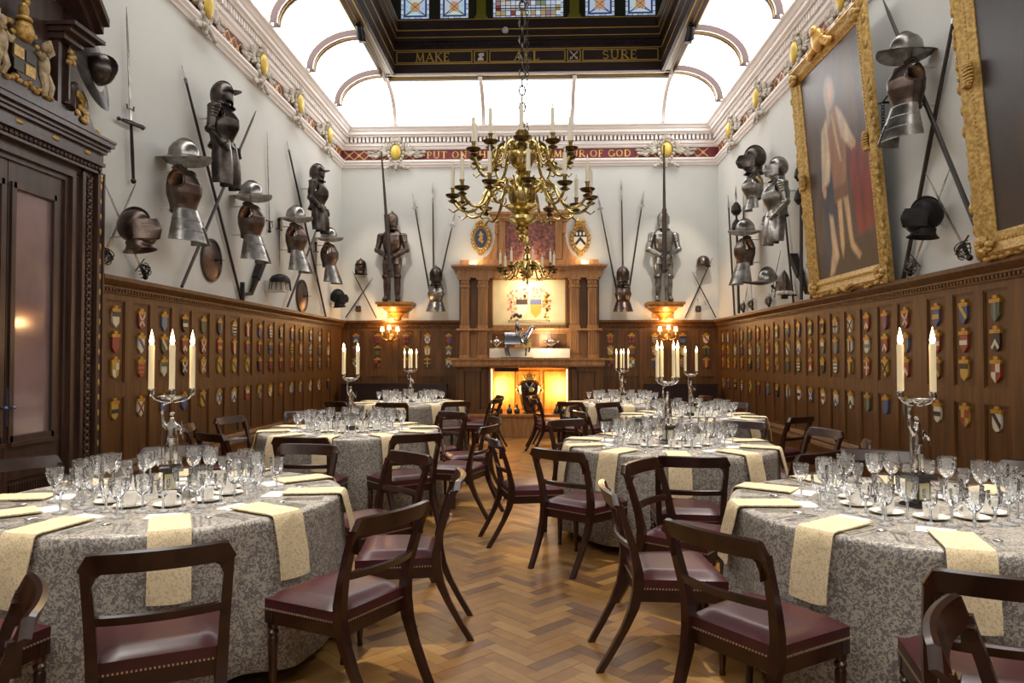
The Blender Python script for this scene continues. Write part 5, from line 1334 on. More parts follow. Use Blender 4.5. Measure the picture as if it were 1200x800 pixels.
def pikeman(w, px, py, off, label, s=1., lean=0.):
    """pot, breast-and-back and flared tassets on a rod; pixel = bottom centre of the tassets"""
    t = hung('pikeman_armour', label, 'armour', w, px, py, off)
    yc = -.24
    m = MB(); tassets(m, (0, yc, 0), s, .34, .10); m.build('tassets', STEEL, t, smooth=50)
    m = MB(); cuirass(m, (0, yc, .32*s), s, .42); m.build('cuirass', STEELB, t, smooth=50)
    m = MB(); pot_helmet(m, (0, yc, .86*s), s); m.build('pot_helmet', STEEL, t, smooth=50)
    m = MB(); m.tube([(0, 0, .72*s), (0, yc, .72*s)], .008, 6); m.tube([(0, yc, .34*s), (0, yc, .94*s)], .009, 6); m.tube([(0, 0, .36*s), (0, yc, .36*s)], .008, 6); m.build('hanging_rod', ROD, t)
    return t
def three_quarter(w, px, py, off, label, s=1., helm='burgonet', m_=None, tl=.52):
    """helmet, cuirass, arms and long tassets; pixel = bottom of the tassets"""
    m_ = m_ or STEELD
    t = hung('cuirassier_armour', label, 'armour', w, px, py, off); yc = -.26; zb = tl*s
    for sg in (-1, 1):
        m = MB()
        def fn(u, v, sg=sg):
            a = PI*(.85+1.3*u); k = v; r = .085+.025*math.sin(PI*min(1, v*.8))+.003*((v*7) % 1)
            return (sg*(.085+.03*v)+r*math.cos(a)*1.05, yc-.02-.03*v+r*math.sin(a)*1.25, zb*(1-v)+.02)
        m.grid(fn, 16, 14); m.build('tasset', m_, t, smooth=40)
    m = MB(); cuirass(m, (0, yc, zb), s, .44, .05, .185, .155); m.lathe([(.14,.02),(.165,-.03),(.175,-.05)], 20, (0, yc, zb), cap=False, sy=.85); m.build('cuirass', m_, t, smooth=50)
    for sg in (-1, 1):
        m = MB(); arm_plates(m, (sg*.20, yc, zb+.36), (sg*.235, yc+.03, zb+.10), (sg*.17, yc-.10, zb-.05)); m.build('arm_defence', m_, t, smooth=40)
        m = MB(); m.tube([(sg*.17, yc-.10, zb-.05), (sg*.16, yc-.13, zb-.08), (sg*.15, yc-.15, zb-.13)], [.045, .04, .025], 8)
        m.build('gauntlet', m_, t, smooth=40)
    m = MB(); (burgonet if helm == 'burgonet' else close_helm)(m, (0, yc, zb+.47), s); m.build('helmet', m_, t, smooth=45)
    m = MB(); m.tube([(0, 0, zb+.30), (0, yc, zb+.30)], .012, 6); m.tube([(0, yc, zb+.1), (0, yc, zb+.5)], .01, 6); m.build('hanging_rod', ROD, t)
    return t
def polearm(w, pa, pb, off, label, r=.014, head='spear', cat='pike', mats=None, name='pike', group=None, hl=.22):
    """pa, pb: pixels of butt and tip"""
    a, b = wallpt(w, *pa, off), wallpt(w, *pb, off)
    if a.z < Z_DADO+.016: a = a+(b-a)*((Z_DADO+.016-a.z)/(b.z-a.z))
    o = thing(name, label, cat, a, 0, group)
    dv = (b-a); L_ = dv.length; d = dv.normalized(); out = {'L': Vector((1,0,0)), 'R': Vector((-1,0,0)), 'B': Vector((0,-1,0))}[w]
    side = d.cross(out).normalized()
    m = MB(); m.tube([(0,0,0), d*(L_*.5), d*(L_-hl)], [r, r, r*.8], 8); m.build('shaft', POLE, o)
    m = MB(); e = d*L_
    if head == 'spear':
        m.tube([d*(L_-hl*1.3), d*(L_-hl)], [r*1.15, r*1.0], 8)
        p0 = d*(L_-hl); pts = [p0-side*.008, p0+d*hl*.35-side*.022, e, p0+d*hl*.35+side*.022, p0+side*.008]
        m.add([p+out*.003 for p in pts]+[p-out*.003 for p in pts], [(0,1,2,3,4),(9,8,7,6,5),(0,5,6,1),(1,6,7,2),(2,7,8,3),(3,8,9,4)])
    elif head == 'partisan':
        p0 = d*(L_-hl); m.tube([d*(L_-hl*1.2), p0], [r*1.1, r*.9], 8)
        pts = [p0-side*.012, p0+d*.02-side*.07, p0+d*.05-side*.025, e, p0+d*.05+side*.025, p0+d*.02+side*.07, p0+side*.012]
        n = len(pts); m.add([p+out*.003 for p in pts]+[p-out*.003 for p in pts], [tuple(range(n)), tuple(reversed(range(n, 2*n)))]+[(i, (i+1)%n, n+(i+1)%n, n+i) for i in range(n)])
    elif head == 'tassel':
        m.tube([d*(L_-hl), d*(L_-hl*.6), e], [.012, .02, .001], 6)
    else: m.tube([d*(L_-hl), e], [r*.8, r*.32], 8)
    m.build('spear_head' if head != 'none' else 'tip', STEEL if head != 'none' else POLE, o)
    if head == 'tassel':
        for k in (0, 1):
            m = MB(); p = d*(L_-hl-.10-.30*k); m.tube([p+d*.10, p+d*.03, p-d*.06, p-d*.12], [.03, .075, .09, .05], 10); m.build('tassel', BLACKI, o, smooth=True)
    return o
def sword(w, ph, pt, off, label, hilt='cross', r=.018, name='sword', group=None, hk=.22):
    """ph, pt: pixels of pommel and point"""
    a, b = wallpt(w, *ph, off), wallpt(w, *pt, off)
    if a.z < Z_DADO+.04: a.z = Z_DADO+.04
    o = thing(name, label, 'sword', a, 0, group)
    dv = b-a; L_ = dv.length; d = dv.normalized(); out = {'L': Vector((1,0,0)), 'R': Vector((-1,0,0)), 'B': Vector((0,-1,0))}[w]; side = d.cross(out).normalized()
    h = L_*hk if hilt == 'twohand' else .16
    m = MB(); p0 = d*h; pts = [p0-side*r, d*(L_*.85)-side*r*.7, d*L_, d*(L_*.85)+side*r*.7, p0+side*r]
    m.add([p+out*.003 for p in pts]+[p-out*.003 for p in pts], [(0,1,2,3,4),(9,8,7,6,5),(0,5,6,1),(1,6,7,2),(2,7,8,3),(3,8,9,4)]); m.build('blade', STEEL, o)
    m = MB(); m.tube([d*.03, d*h*.5, d*h], [.014, .017, .013], 8); m.build('grip', BLACKI, o)
    m = MB(); m.ell(d*.015, (.026,.026,.026), 10, 8); m.build('pommel', STEELD, o, smooth=True)
    m = MB()
    if hilt == 'twohand':
        m.tube([p0-side*.20, p0, p0+side*.20], [.014,.018,.014], 8)
        for s in (-1, 1): m.tube([p0+side*s*.19+out*.03, p0+side*s*.10+out*.06, p0+out*.05], .008, 6); m.tube([d*(h+.14), d*(h+.13)+side*s*.05, d*(h+.17)+side*s*.06], .008, 6); m.ell(p0+side*s*.20, (.02,.02,.02), 8, 6)
    elif hilt == 'basket':
        c = d*(h*.62)
        for k in range(7):
            an = PI*k/7; m.tube([p0+(side*math.cos(an)+out*abs(math.sin(an)))*.02, c+(side*math.cos(an)+out*abs(math.sin(an)))*.075, d*.03+(side*math.cos(an)+out*abs(math.sin(an)))*.03], .005, 5)
        for q in (.35, .6, .85): m.tube([d*(h*q)+(side*math.cos(PI*k/8)+out*math.sin(PI*k/8))*.068 for k in range(9)], .005, 5)
        m.tube([p0-side*.10, p0+side*.10], .007, 6)
    else:
        m.tube([p0-side*.11, p0, p0+side*.11], [.007,.010,.007], 6); m.tube([p0+side*.03+out*.02, d*h*.5+side*.06+out*.03, d*.04], .005, 5)
        for s in (-1, 1): m.ell(p0+side*s*.11, (.013,.013,.013), 7, 5)
    m.build('guard', STEELD, o, smooth=True)
    return o
def helmet(w, px, py, off, label, kind, s=1., m_=None, tilt=0., tilty=0.):
    t = hung('helmet', label, 'helmet', w, px, py, off); m = MB(); yc = -off
    {'morion': lambda: pot_helmet(m, (0,0,0), s, .11, 1.2, .05), 'close': lambda: close_helm(m, (0,0,0), s), 'skull': lambda: pot_helmet(m, (0,0,0), s, .02, 0, 0), 'burgonet': lambda: burgonet(m, (0,0,0), s)}[kind]()
    Mx = Matrix.Translation((0, yc, 0)) @ Matrix.Rotation(tilt, 4, 'X') @ Matrix.Rotation(tilty, 4, 'Y'); m.v = [tuple(Mx @ Vector(v)) for v in m.v]
    m.build('helmet_shell', m_ or STEELD, t, smooth=45)
    m = MB(); m.tube([(0, 0, .06*s), (0, yc, .08*s)], .008, 6); m.build('hanging_rod', ROD, t)
    return t
def target(w, px, py, label, r=.26):
    t = hung('round_shield', label, 'shield', w, px, py, .04)
    m = MB(); m.lathe([(.001,-.06),(r*.3,-.055),(r*.7,-.04),(r*.88,-.025)], 28, axis='Y'); m.build('face', STEELB, t, smooth=True)
    m = MB(); m.lathe([(r*.86,-.028),(r*.9,-.04),(r,-.034),(r*1.02,-.015),(r,0)], 28, axis='Y'); m.build('rim', STEELD, t, smooth=True)
    m = MB(); m.tube([(0,-.055,0),(0,-.18,0)], [.012,.002], 6); m.build('spike', STEELD, t)
def iron_foot(w, p0, p1, p2, label):
    """black plated limb ending in a T-shaped foot"""
    a, b, c = (wallpt(w, *p, .06) for p in (p0, p1, p2)); o = thing('iron_limb', label, 'ironwork', a)
    m = MB(); m.tube([(0,0,0), (b-a)*.55], [.07, .06], 4); m.tube([(b-a)*.55, (b-a)], [.045,.035], 4); m.build('limb', BLACKI, o)
    m = MB(); m.tube([(b-a), (c-a)], .03, 4); m.tube([(c-a)+Vector((0,0,.16)), Vector(((c-a).x, (c-a).y, max((c-a).z-.13, Z_DADO+.012-a.z)))], [.03,.03], 6); m.build('foot', BLACKI, o)

# ---------------------------------------------------------------- left wall
helmet('L', 111, 82, .12, 'dark morion with curved brim hanging beside the doorway pediment', 'morion', .92, STEELD, 1.4)
sword('L', (156.5, 214), (148, 8), .05, 'long two-handed sword upright beside the doorway', 'twohand', .02, hk=.34)
sword('L', (118, 310), (159, 215), .05, 'thin basket-hilted sword rising from the doorway corner', 'basket', .014)
sword('L', (171, 328), (123, 216), .08, 'thin sword crossing behind the dark close helmet by the doorway', 'basket', .014)
helmet('L', 163, 287, .27, 'dark close helmet hung over the crossed swords by the doorway', 'close', 1.18, STEELB, -.15)
pikeman('L', 214, 287, .24, 'pikeman armour with broad-brimmed pot, first from the doorway', 1.05)
polearm('L', (283, 352), (213, 76), .04, 'long dark pike leaning behind the first pikeman armour', .018, 'spear', hl=.14)
polearm('L', (213, 336), (300, 130), .09, 'notched pole crossing below the first cuirassier armour', .018, 'none')
three_quarter('L', 259, 221, .26, 'dark cuirassier armour with peaked helmet, hanging nearer the doorway', 1.0)
target('L', 250, 305, 'round dark shield with a spike below the first pikeman armour', .255)
pikeman('L', 293, 308, .24, 'pikeman armour with pot over the black iron limb, second from the doorway', 1.0)
sword('L', (316, 272), (313, 155), .03, 'pale long sword upright behind the second pikeman pot', 'cross', .014)
iron_foot('L', (307, 306), (294, 344), (284, 345), 'black iron limb with T-foot on the dado under the second pikeman armour')
t = hung('lamellar_cap', 'black fringed skull cap on a pale block above the dado', 'helmet', 'L', 322, 342, .12)
m = MB(); m.lathe([(.15,.14),(.145,.18),(.11,.23),(.05,.255),(.001,.26)], 16, (0,-.19,0), sy=1.0); m.build('cap', BLACKI, t, smooth=True)
m = MB()
for k in range(14): a = 2*PI*k/14; m.tube([(.14*math.cos(a), -.19+.14*math.sin(a), .15), (.16*math.cos(a), -.19+.16*math.sin(a), .02)], .006, 4)
m.build('fringe', BLACKI, t); m = MB(); m.bx(-.08,.08,-.27,-.0,.0,.16); m.build('block', ROD, t)
polearm('L', (382, 372), (336, 165), .04, 'long dark pike leaning behind the third pikeman armour', .018, 'spear', hl=.14)
polearm('L', (337, 359), (378, 250), .09, 'plain pole crossing below the second cuirassier armour', .018, 'none')
pikeman('L', 346, 320, .24, 'pikeman armour with pot, third from the doorway', .98)
sword('L', (327, 256), (328, 312), .03, 'short hilted sword hanging beside the third pikeman armour', 'cross', .014)
three_quarter('L', 371, 273, .26, 'dark cuirassier armour with peaked helmet, hanging nearest the end wall', .95, tl=.46)
target('L', 355.5, 347, 'round reddish shield with a spike below the third pikeman armour', .27)
pikeman('L', 385, 333, .24, 'pikeman armour with pot, fourth from the doorway in the corner', .95)
sword('L', (370, 284), (371, 330), .05, 'short sword hanging between the two last pikeman armours', 'cross', .012)
helmet('L', 397.5, 357, .16, 'black close helmet low in the corner above the dado', 'close', 1.0, BLACKI, -.1)

# ---------------------------------------------------------------- right wall
three_quarter('R', 912, 287, .26, 'bright steel armour with grilled close helmet between pole arms', 1.0, 'close', STEEL, .44)
t = hung('half_armour', 'polished breastplate under a pointed close helmet, high near the corner', 'armour', 'R', 884, 238, .24)
m = MB(); cuirass(m, (0,-.24,.06), .9, .42, .06); m.build('cuirass', STEEL, t, smooth=50); m = MB(); tassets(m, (0,-.24,-.12), .85, .2, .04); m.build('tassets', STEEL, t, smooth=50)
m = MB(); close_helm(m, (0,-.24,.50), 1.25, .03, .10); m.build('helmet', STEELD, t, smooth=45); m = MB(); m.tube([(0,0,.3),(0,-.24,.3)], .01, 6); m.tube([(0,-.24,.1),(0,-.24,.55)], .01, 6); m.build('hanging_rod', ROD, t)
sword('R', (893, 176), (895, 248), .03, 'slender rapier hanging behind the polished breastplate', 'cross', .012)
polearm('R', (939, 356), (939, 165), .12, 'black tasselled pole arm standing beside the portrait frame', .022, 'tassel', cat='pole arm', name='pole_arm', hl=.30)
polearm('R', (930, 356), (913, 182), .04, 'steel-hooked pole arm rising behind the bright armour', .016, 'spear', cat='pole arm', name='pole_arm')
polearm('R', (861, 372), (853, 228), .05, 'slim pole arm in the corner beside the brimmed pot', .018, 'partisan', cat='pole arm', name='pole_arm')
polearm('R', (866, 368), (862, 217), .13, 'dark tufted pole arm in the corner beside the brimmed pot', .022, 'tassel', cat='pole arm', name='pole_arm', hl=.3)
polearm('R', (872, 300), (871, 222), .04, 'short bladed pole arm above the brimmed pot', .016, 'spear', cat='pole arm', name='pole_arm', hl=.3)
pikeman('R', 874, 334, .24, 'pikeman armour with pot and open collar near the corner of the portrait wall', 1.0)
helmet('R', 900, 329, .18, 'small pointed morion under the pole arms near the corner', 'morion', .95, STEEL, .1)
for i, (a, b, lb) in enumerate((((871, 366), (876, 335), 'lowest hilt beside the pole arms in the corner'), ((882, 363), (880, 330), 'slender sword standing behind the small morion'), ((901, 361), (915, 293), 'long rapier leaning past the small morion'), ((905, 335), (921, 352), 'short rapier lying beside the russet spike'))):
    sword('R', a, b, .05, lb, 'basket' if i < 3 else 'cross', .010)
t = hung('finial_stand', 'russet pointed cap over a pale ruffle, standing on the dado', 'ornament', 'R', 925, 350, .10)
m = MB(); m.lathe([(.09,.10),(.085,.2),(.05,.32),(.001,.40)], 14, (0,-.16,0)); m.build('pointed_cap', STEELB, t, smooth=True)
m = MB()
for k in range(10): a = 2*PI*k/10; m.ell((.08*math.cos(a), -.16+.08*math.sin(a), .08), (.04,.04,.03), 7, 5)
m.build('ruffle', ROD, t, smooth=True); m = MB(); m.tube([(0,-.16,.0),(0,-.16,.08)], [.05,.035], 8); m.tube([(0,0,.05),(0,-.16,.05)], .012, 6); m.build('post', BLACKI, t)
iron_foot('R', (929, 300), (946, 343), (952, 343), 'black iron limb with T-foot on the dado beside the portrait frame')
# between the portraits
pikeman('R', 1064, 168, .24, 'pikeman armour with wide pot hung high between the two portraits', .95)
polearm('R', (1058, 330), (1122, 0), .04, 'long black pike leaning between the portraits', .02, 'spear', hl=.14)
polearm('R', (1153, 288), (1035, 0), .10, 'long grey ridged pole crossing between the portraits', .02, 'none')
sword('R', (1066, 322), (1116, 190), .05, 'rapier with wire hilt slanting up beside the dark helmet', 'basket', .012)
sword('R', (1137, 311), (1084, 202), .14, 'rapier with wire hilt slanting up towards the dark helmet', 'basket', .012)
helmet('R', 1082, 272, .2, 'black ridged close helmet with face bars between the portraits', 'close', 1.05, BLACKI, -.1)
t = hung('wall_hook', 'iron hook with a short hanging chain beside the portrait frame', 'hook', 'R', 1036, 120, .05)
m = MB(); m.tube([(-.1,-.06,.02),(0,-.06,0),(.1,-.06,.03)], .008, 6); m.tube([(0,-.06,0),(0,0,0)], .012, 6); m.build('hook', BLACKI, t)
m = MB()
for k in range(9): m.tube([(.015*math.cos(a)*(1 if k % 2 else .3), -.06+.015*math.cos(a)*(.3 if k % 2 else 1), -.02-.03*k+.02*math.sin(a)) for a in [2*PI*q/8 for q in range(9)]], .004, 4)
m.build('chain', BLACKI, t)

# ---------------------------------------------------------------- end wall
def knight(px, m_, label, lance_px, tip, legs=.0):
    zt = ony(px, 354, D-.25).z; x = ony(px, 300, D-.24).x; t = thing('standing_armour', label, 'armour', (x, D-.2, zt+.001)); 
    for sg in (-1, 1):
        m = MB(); hx = .095
        m.tube([(sg*hx,0,.86),(sg*(hx+.01),-.01,.70),(sg*(hx+.01),-.015,.52)], [.095,.085,.066], 12); m.ell((sg*(hx+.01),-.02,.50), (.07,.08,.065), 12, 8); m.tube([(sg*(hx+.01),-.01,.50),(sg*(hx+.012),.0,.34),(sg*(hx+.012),0,.10)], [.058,.066,.045], 12)
        m.ell((sg*(hx+.075),-.02,.50), (.02,.05,.05), 8, 6); m.build('leg_defence', m_, t, smooth=45)
        m = MB(); m.ell((sg*(hx+.03),-.05,.045), (.055,.13,.045), 12, 8); m.ell((sg*(hx+.03),.0,.08), (.05,.06,.06), 10, 8); m.build('sabaton', m_, t, smooth=True)
    m = MB(); cuirass(m, (0,0,.92), 1.0, .48, .05, .19, .155); m.build('cuirass', m_, t, smooth=50)
    m = MB(); tassets(m, (0,0,.72), 1.0, .22, .05, .16, .14); m.build('tassets', m_, t, smooth=50)
    m = MB(); close_helm(m, (0,0,1.46), 1.08, .03, .06); m.build('helmet', m_, t, smooth=45)
    for sg in (-1, 1):
        m = MB(); arm_plates(m, (sg*.215,0,1.30), (sg*.285,-.03,1.02), (sg*.06,-.24,.86), 1., .068); m.build('arm_defence', m_, t, smooth=40)
        m = MB(); m.tube([(sg*.07,-.23,.865),(sg*.03,-.26,.84),(sg*.01,-.27,.80)], [.05,.045,.03], 8)
        for q in range(4): m.tube([(sg*.035,-.27,.85-.02*q),(-sg*.005,-.30,.845-.02*q),(-sg*.02,-.275,.84-.02*q)], .011, 6)
        m.build('gauntlet', m_, t, smooth=40)
    m = MB(); m.tube([(0,-.27,.80),(0,-.26,.52),(0,-.24,.02)], [.03,.034,.02], 8); m.lathe([(.02,0),(.07,.02),(.08,.03),(.02,.05)], 12, (0,-.262,.56)); m.build('lance_butt', m_, t, smooth=True)
    return t
knight(459, STEELB, 'russet-lit full armour standing with a lance, left of the hearth', 455, 178)  # brown steel carries the coppery light on this armour in its colour
knight(778, STEEL, 'brighter full armour standing with a lance, right of the hearth', 778, 170)
polearm('B', (458, 325), (447, 178), .47, 'tall dark lance held by the russet-lit armour', .045, 'none', 'lance', name='lance', hl=1.6)
polearm('B', (779, 320), (778, 170), .47, 'tall dark lance held by the brighter armour', .045, 'none', 'lance', name='lance', hl=1.6)
def trophy(px, py, m_, side):
    t = hung('half_armour', 'half armour with closed helmet standing on the dado beside the fireplace, '+side, 'armour', 'B', px, py, .25)
    m = MB(); tassets(m, (0,-.2,0), .9, .22, .08); m.build('tassets', m_, t, smooth=50); m = MB(); cuirass(m, (0,-.2,.20), .9, .34); m.build('cuirass', m_, t, smooth=50)
    m = MB(); close_helm(m, (0,-.2,.58), 1.15, .02, .04); m.build('helmet', STEELD if m_ is STEEL else m_, t, smooth=45)
    m = MB(); m.tube([(0,-.2,.06),(0,-.2,.6)], .02, 8); m.tube([(0,0,.3),(0,-.2,.3)], .01, 6); m.build('stand', BLACKI, t)
trophy(510.5, 366, STEEL, 'helmet-wall side'); trophy(730.5, 366, STEELB, 'portrait-wall side')
for lst, side in ((((503, 340), (483, 225)), ((508, 315), (507, 212)), ((517, 322), (534, 246))), 'helmet-wall side'), ((((722, 338), (700, 226)), ((730, 312), (728, 209)), ((738, 335), (755, 222))), 'portrait-wall side'):
    for (a, b), nm in zip(lst, ('outward-leaning partisan', 'upright spear', 'inward-leaning partisan')):
        if side.startswith('portrait'): nm = {'outward-leaning partisan': 'hearth-leaning partisan', 'inward-leaning partisan': 'corner-leaning partisan', 'upright spear': 'upright spear'}[nm]
        polearm('B', a, b, .05, nm+' behind the half armour, '+side, .015, 'spear' if 'upright' in nm else 'partisan', name='spear', cat='spear', hl=.34)
for px0, sg, side in ((423, 1, 'helmet-wall'), (821, 1, 'portrait-wall')):
    helmet('B', px0 if side[0] == 'h' else px0+3, 318 if side[0] == 'h' else 310, .14, 'pointed helmet above the crossed axes in the %s corner' % side, 'skull' if side[0] == 'p' else 'burgonet', 1.0, STEELB)
    polearm('B', (px0-18, 372), (px0+14, 302 if side[0] == 'p' else 325), .035, 'short mace crossing rightwards in the %s corner' % side, .012, 'none', 'mace', name='mace')
    polearm('B', (px0+18, 372), (px0-10, 318), .085, 'short mace crossing leftwards in the %s corner' % side, .012, 'none', 'mace', name='mace')
    t = hung('powder_flask', 'small metal flask hanging under the crossed maces in the %s corner' % side, 'flask', 'B', px0-3, 362, .06)
    m = MB(); m.lathe([(.04,-.06),(.06,-.04),(.055,.03),(.05,.05),(.06,.06)], 12, (0,-.07,0)); m.build('body', STEELB, t, smooth=True); m = MB(); m.tube([(0,-.07,.06),(0,-.03,.2)], .004, 5); m.tube([(0,0,.2),(0,-.04,.2)], .006, 5); m.build('cord', BLACKI, t)
# ================================================================== HERALDIC SHIELDS ON THE DADO
PALS = {'red': sr(142,58,46), 'white': sr(204,194,170), 'blue': sr(70,84,124), 'black': sr(42,38,38), 'gold': sr(184,148,62), 'green': sr(84,90,56), 'orange': sr(174,104,54), 'grey': sr(104,112,110), 'brown': sr(110,70,44), 'steel blue': sr(96,116,140)}
SHM = tintmat('shield_paint', .45)
PLATE = mat('shield_plate_gold', sr(200,156,58), .4, metal=.35, col2=sr(160,118,40), scale=40)
def clip(poly, a, b, c):
    out = []
    for i in range(len(poly)):
        p, q = poly[i], poly[(i+1) % len(poly)]; dp, dq = a*p[0]+b*p[1]-c, a*q[0]+b*q[1]-c
        if dp >= 0: out.append(p)
        if dp*dq < 0: t = dp/(dp-dq); out.append((p[0]+(q[0]-p[0])*t, p[1]+(q[1]-p[1])*t))
    return out
OUTL = {0: [(-.062,0),(-.062,-.075),(-.05,-.115),(0,-.145),(.05,-.115),(.062,-.075),(.062,0)], 1: [(-.06,0),(-.06,-.085),(-.052,-.115),(-.03,-.135),(0,-.142),(.03,-.135),(.052,-.115),(.06,-.085),(.06,0)], 2: [(-.06,0),(-.06,-.10),(0,-.15),(.06,-.10),(.06,0)]}
def charges(o, kind):
    """polygons of the charge, clipped to the shield outline"""
    def band(nx, nz, c0, c1): return clip(clip(o, nx, nz, c0), -nx, -nz, -c1)
    s = .7071
    if kind == 'chevron': L_ = clip(clip(clip(o, -1, 0, 0), .8, -.6, .6*.055-.0), -.8, .6, -.6*.095); 
    if kind == 'chevron':
        h = [[(-.062,-.115),(0,-.045),(0,-.085),(-.05,-.14)], [(.062,-.115),(.05,-.14),(0,-.085),(0,-.045)]]
        out = []
        for q in h:
            r = q
            n = len(o)
            for i in range(n):
                (x0, z0), (x1, z1) = o[i], o[(i+1) % n]; ex, ez = x1-x0, z1-z0; a, b = -ez, ex
                cx, cz = 0, -.05
                if a*(cx-x0)+b*(cz-z0) < 0: a, b = -a, -b
                r = clip(r, a, b, a*x0+b*z0)
                if len(r) < 3: break
            if len(r) >= 3: out.append(r)
        return out
    if kind == 'fess': return [band(0, 1, -.085, -.045)]
    if kind == 'bend': return [band(s, s, -.052, -.016+.0)]
    if kind == 'pale': return [band(1, 0, -.02, .02)]
    if kind == 'cross': return [band(1, 0, -.012, .012), band(0, 1, -.07, -.046)]
    if kind == 'saltire': return [band(s, s, -.055, -.035), band(-s, s, -.055, -.035)]
    if kind == 'chief': return [clip(o, 0, 1, -.045)]
    if kind == 'party': return [clip(o, 1, 0, 0)]
    if kind == 'quarterly': return [clip(clip(o, 1, 0, 0), 0, 1, -.065), clip(clip(o, -1, 0, 0), 0, -1, .065)]
    if kind == 'bars': return [band(0, 1, -.04, -.02), band(0, 1, -.085, -.062), band(0, 1, -.125, -.105)]
    return []
KW = {'chevron': 'chevron', 'fess': 'broad bar', 'bend': 'diagonal band', 'pale': 'upright band', 'cross': 'cross', 'saltire': 'saltire', 'chief': 'top third', 'party': 'half', 'quarterly': 'quarters', 'bars': 'three bars'}
ORD = ['first', 'second', 'third', 'fourth', 'fifth', 'sixth', 'seventh', 'eighth', 'ninth', 'tenth', 'eleventh', 'twelfth', 'thirteenth', 'fourteenth', 'fifteenth', 'sixteenth', 'seventeenth', 'eighteenth', 'nineteenth', 'twentieth']
PRE = {}     # designs read off the photograph: (wall, column, row) -> field, charge, charge colour
for k_, v_ in {('L',0,0): ('white','chief','black'), ('L',0,1): ('red','plain','red'), ('L',0,2): ('gold','quarterly','white'), ('L',0,3): ('gold','fess','black'),
  ('L',1,0): ('red','saltire','white'), ('L',1,1): ('white','bend','blue'), ('L',1,2): ('orange','bars','red'), ('L',1,3): ('white','saltire','red'),
  ('L',2,0): ('steel blue','plain','grey'), ('L',3,0): ('black','fess','white'), ('L',4,0): ('green','plain','green'), ('L',2,3): ('blue','plain','blue'), ('L',3,3): ('blue','plain','blue'), ('L',4,3): ('gold','bend','black'),
  ('L',2,2): ('white','chief','green'), ('L',3,2): ('black','saltire','white'), ('L',4,2): ('orange','saltire','white'), ('L',4,1): ('red','saltire','white'), ('L',3,1): ('red','chevron','white'),
  ('L',5,0): ('black','party','grey'), ('L',6,0): ('white','bars','black'), ('L',7,0): ('red','pale','white'), ('L',5,1): ('red','fess','gold'), ('L',5,2): ('gold','bend','green'), ('L',6,2): ('gold','bend','green'), ('L',7,2): ('gold','bend','green'), ('L',5,3): ('white','saltire','blue'),
  ('R',19,0): ('green','pale','grey'), ('R',18,0): ('blue','bend','gold'), ('R',17,0): ('blue','fess','gold'), ('R',16,0): ('red','saltire','white'), ('R',19,1): ('black','chevron','white'), ('R',18,1): ('red','fess','white'), ('R',17,1): ('red','fess','white'), ('R',16,1): ('steel blue','pale','orange'),
  ('R',19,2): ('red','quarterly','white'), ('R',18,2): ('gold','chief','black'), ('R',17,2): ('brown','chevron','gold'), ('R',16,2): ('red','chevron','white'), ('R',15,0): ('red','party','blue'), ('R',14,0): ('red','chevron','white'), ('R',13,0): ('white','saltire','black'), ('R',12,0): ('white','cross','black'), ('R',15,2): ('gold','saltire','black'), ('R',14,2): ('red','cross','white'), ('R',13,2): ('gold','party','black'), ('R',12,2): ('grey','bars','white'), ('R',14,1): ('white','fess','steel blue'), ('R',13,1): ('white','pale','black'), ('R',15,1): ('red','chevron','white'), ('R',12,1): ('grey','plain','grey'),
  ('R',19,3): ('white','bend','black'), ('R',18,3): ('gold','quarterly','red'), ('R',17,3): ('white','fess','black'), ('R',16,3): ('grey','pale','black'), ('R',15,3): ('blue','plain','blue'), ('R',14,3): ('green','party','grey'), ('R',13,3): ('white','chevron','black'), ('R',12,3): ('white','chevron','blue'), ('R',11,3): ('white','fess','red'), ('R',10,3): ('blue','saltire','white'), ('R',9,3): ('white','fess','black'), ('R',8,3): ('white','party','black')}.items(): PRE[k_] = v_
def shield(w, u, zt, key, label_place, s=1.0):
    rnd = random.Random(str(key)); F = rnd.choice(['red','white','blue','black','gold','green','white','orange','red','grey']); Kd = rnd.choice(['chevron','fess','bend','cross','saltire','chief','party','quarterly','bars','pale'])
    Cc = rnd.choice([c for c in ('white','gold','black','red','blue') if c != F])
    if key in PRE: F, Kd, Cc = PRE[key]
    shp = {0: 0, 1: 1, 2: 2}[rnd.randrange(3)]; o = OUTL[shp]
    n_ = .0125 if Z_P1B < zt else .0125
    loc = Vector(WP(w, u, n_, zt)); 
    m = MB(); m.col = PALS[F]; m.prism(o, -.018, 0)
    for pg in charges(o, Kd):
        if len(pg) >= 3: m.col = PALS[Cc]; m.prism(pg, -.0215, -.0175)
    desc = ('plain %s shield' % F) if Kd == 'plain' else '%s shield with %s %s' % (F, Cc, KW[Kd])
    ob = m.build('heraldic_shield', SHM, None, False, loc, RZ[w]); ob.scale = (.86*s, 1, .98*s)
    tag(ob, desc+' '+label_place, 'shield', {'L': 'shields on the helmet wall', 'R': 'shields on the portrait wall', 'B': 'shields beside the fireplace'}[w])
    m = MB(); m.bx(-.075, .075, -.022, 0, .0, .03); m.bx(-.03, .03, -.020, 0, .034, .058)
    m.build('name_plate', PLATE, ob)
ROWZ = [1.925, 1.69, 1.455, 1.075]; ROWN = ['top row', 'second row', 'third row', 'bottom row']
for i, y in enumerate(COLS_L):
    for r in range(4): shield('L', y, ROWZ[r], ('L', i, r), '%s, %s panel from doorway' % (ROWN[r], ORD[i]))
for i, y in enumerate(COLS_R):
    for r in range(4): shield('R', y, ROWZ[r], ('R', i, r), '%s, %s panel from end wall' % (ROWN[r], ORD[i]))
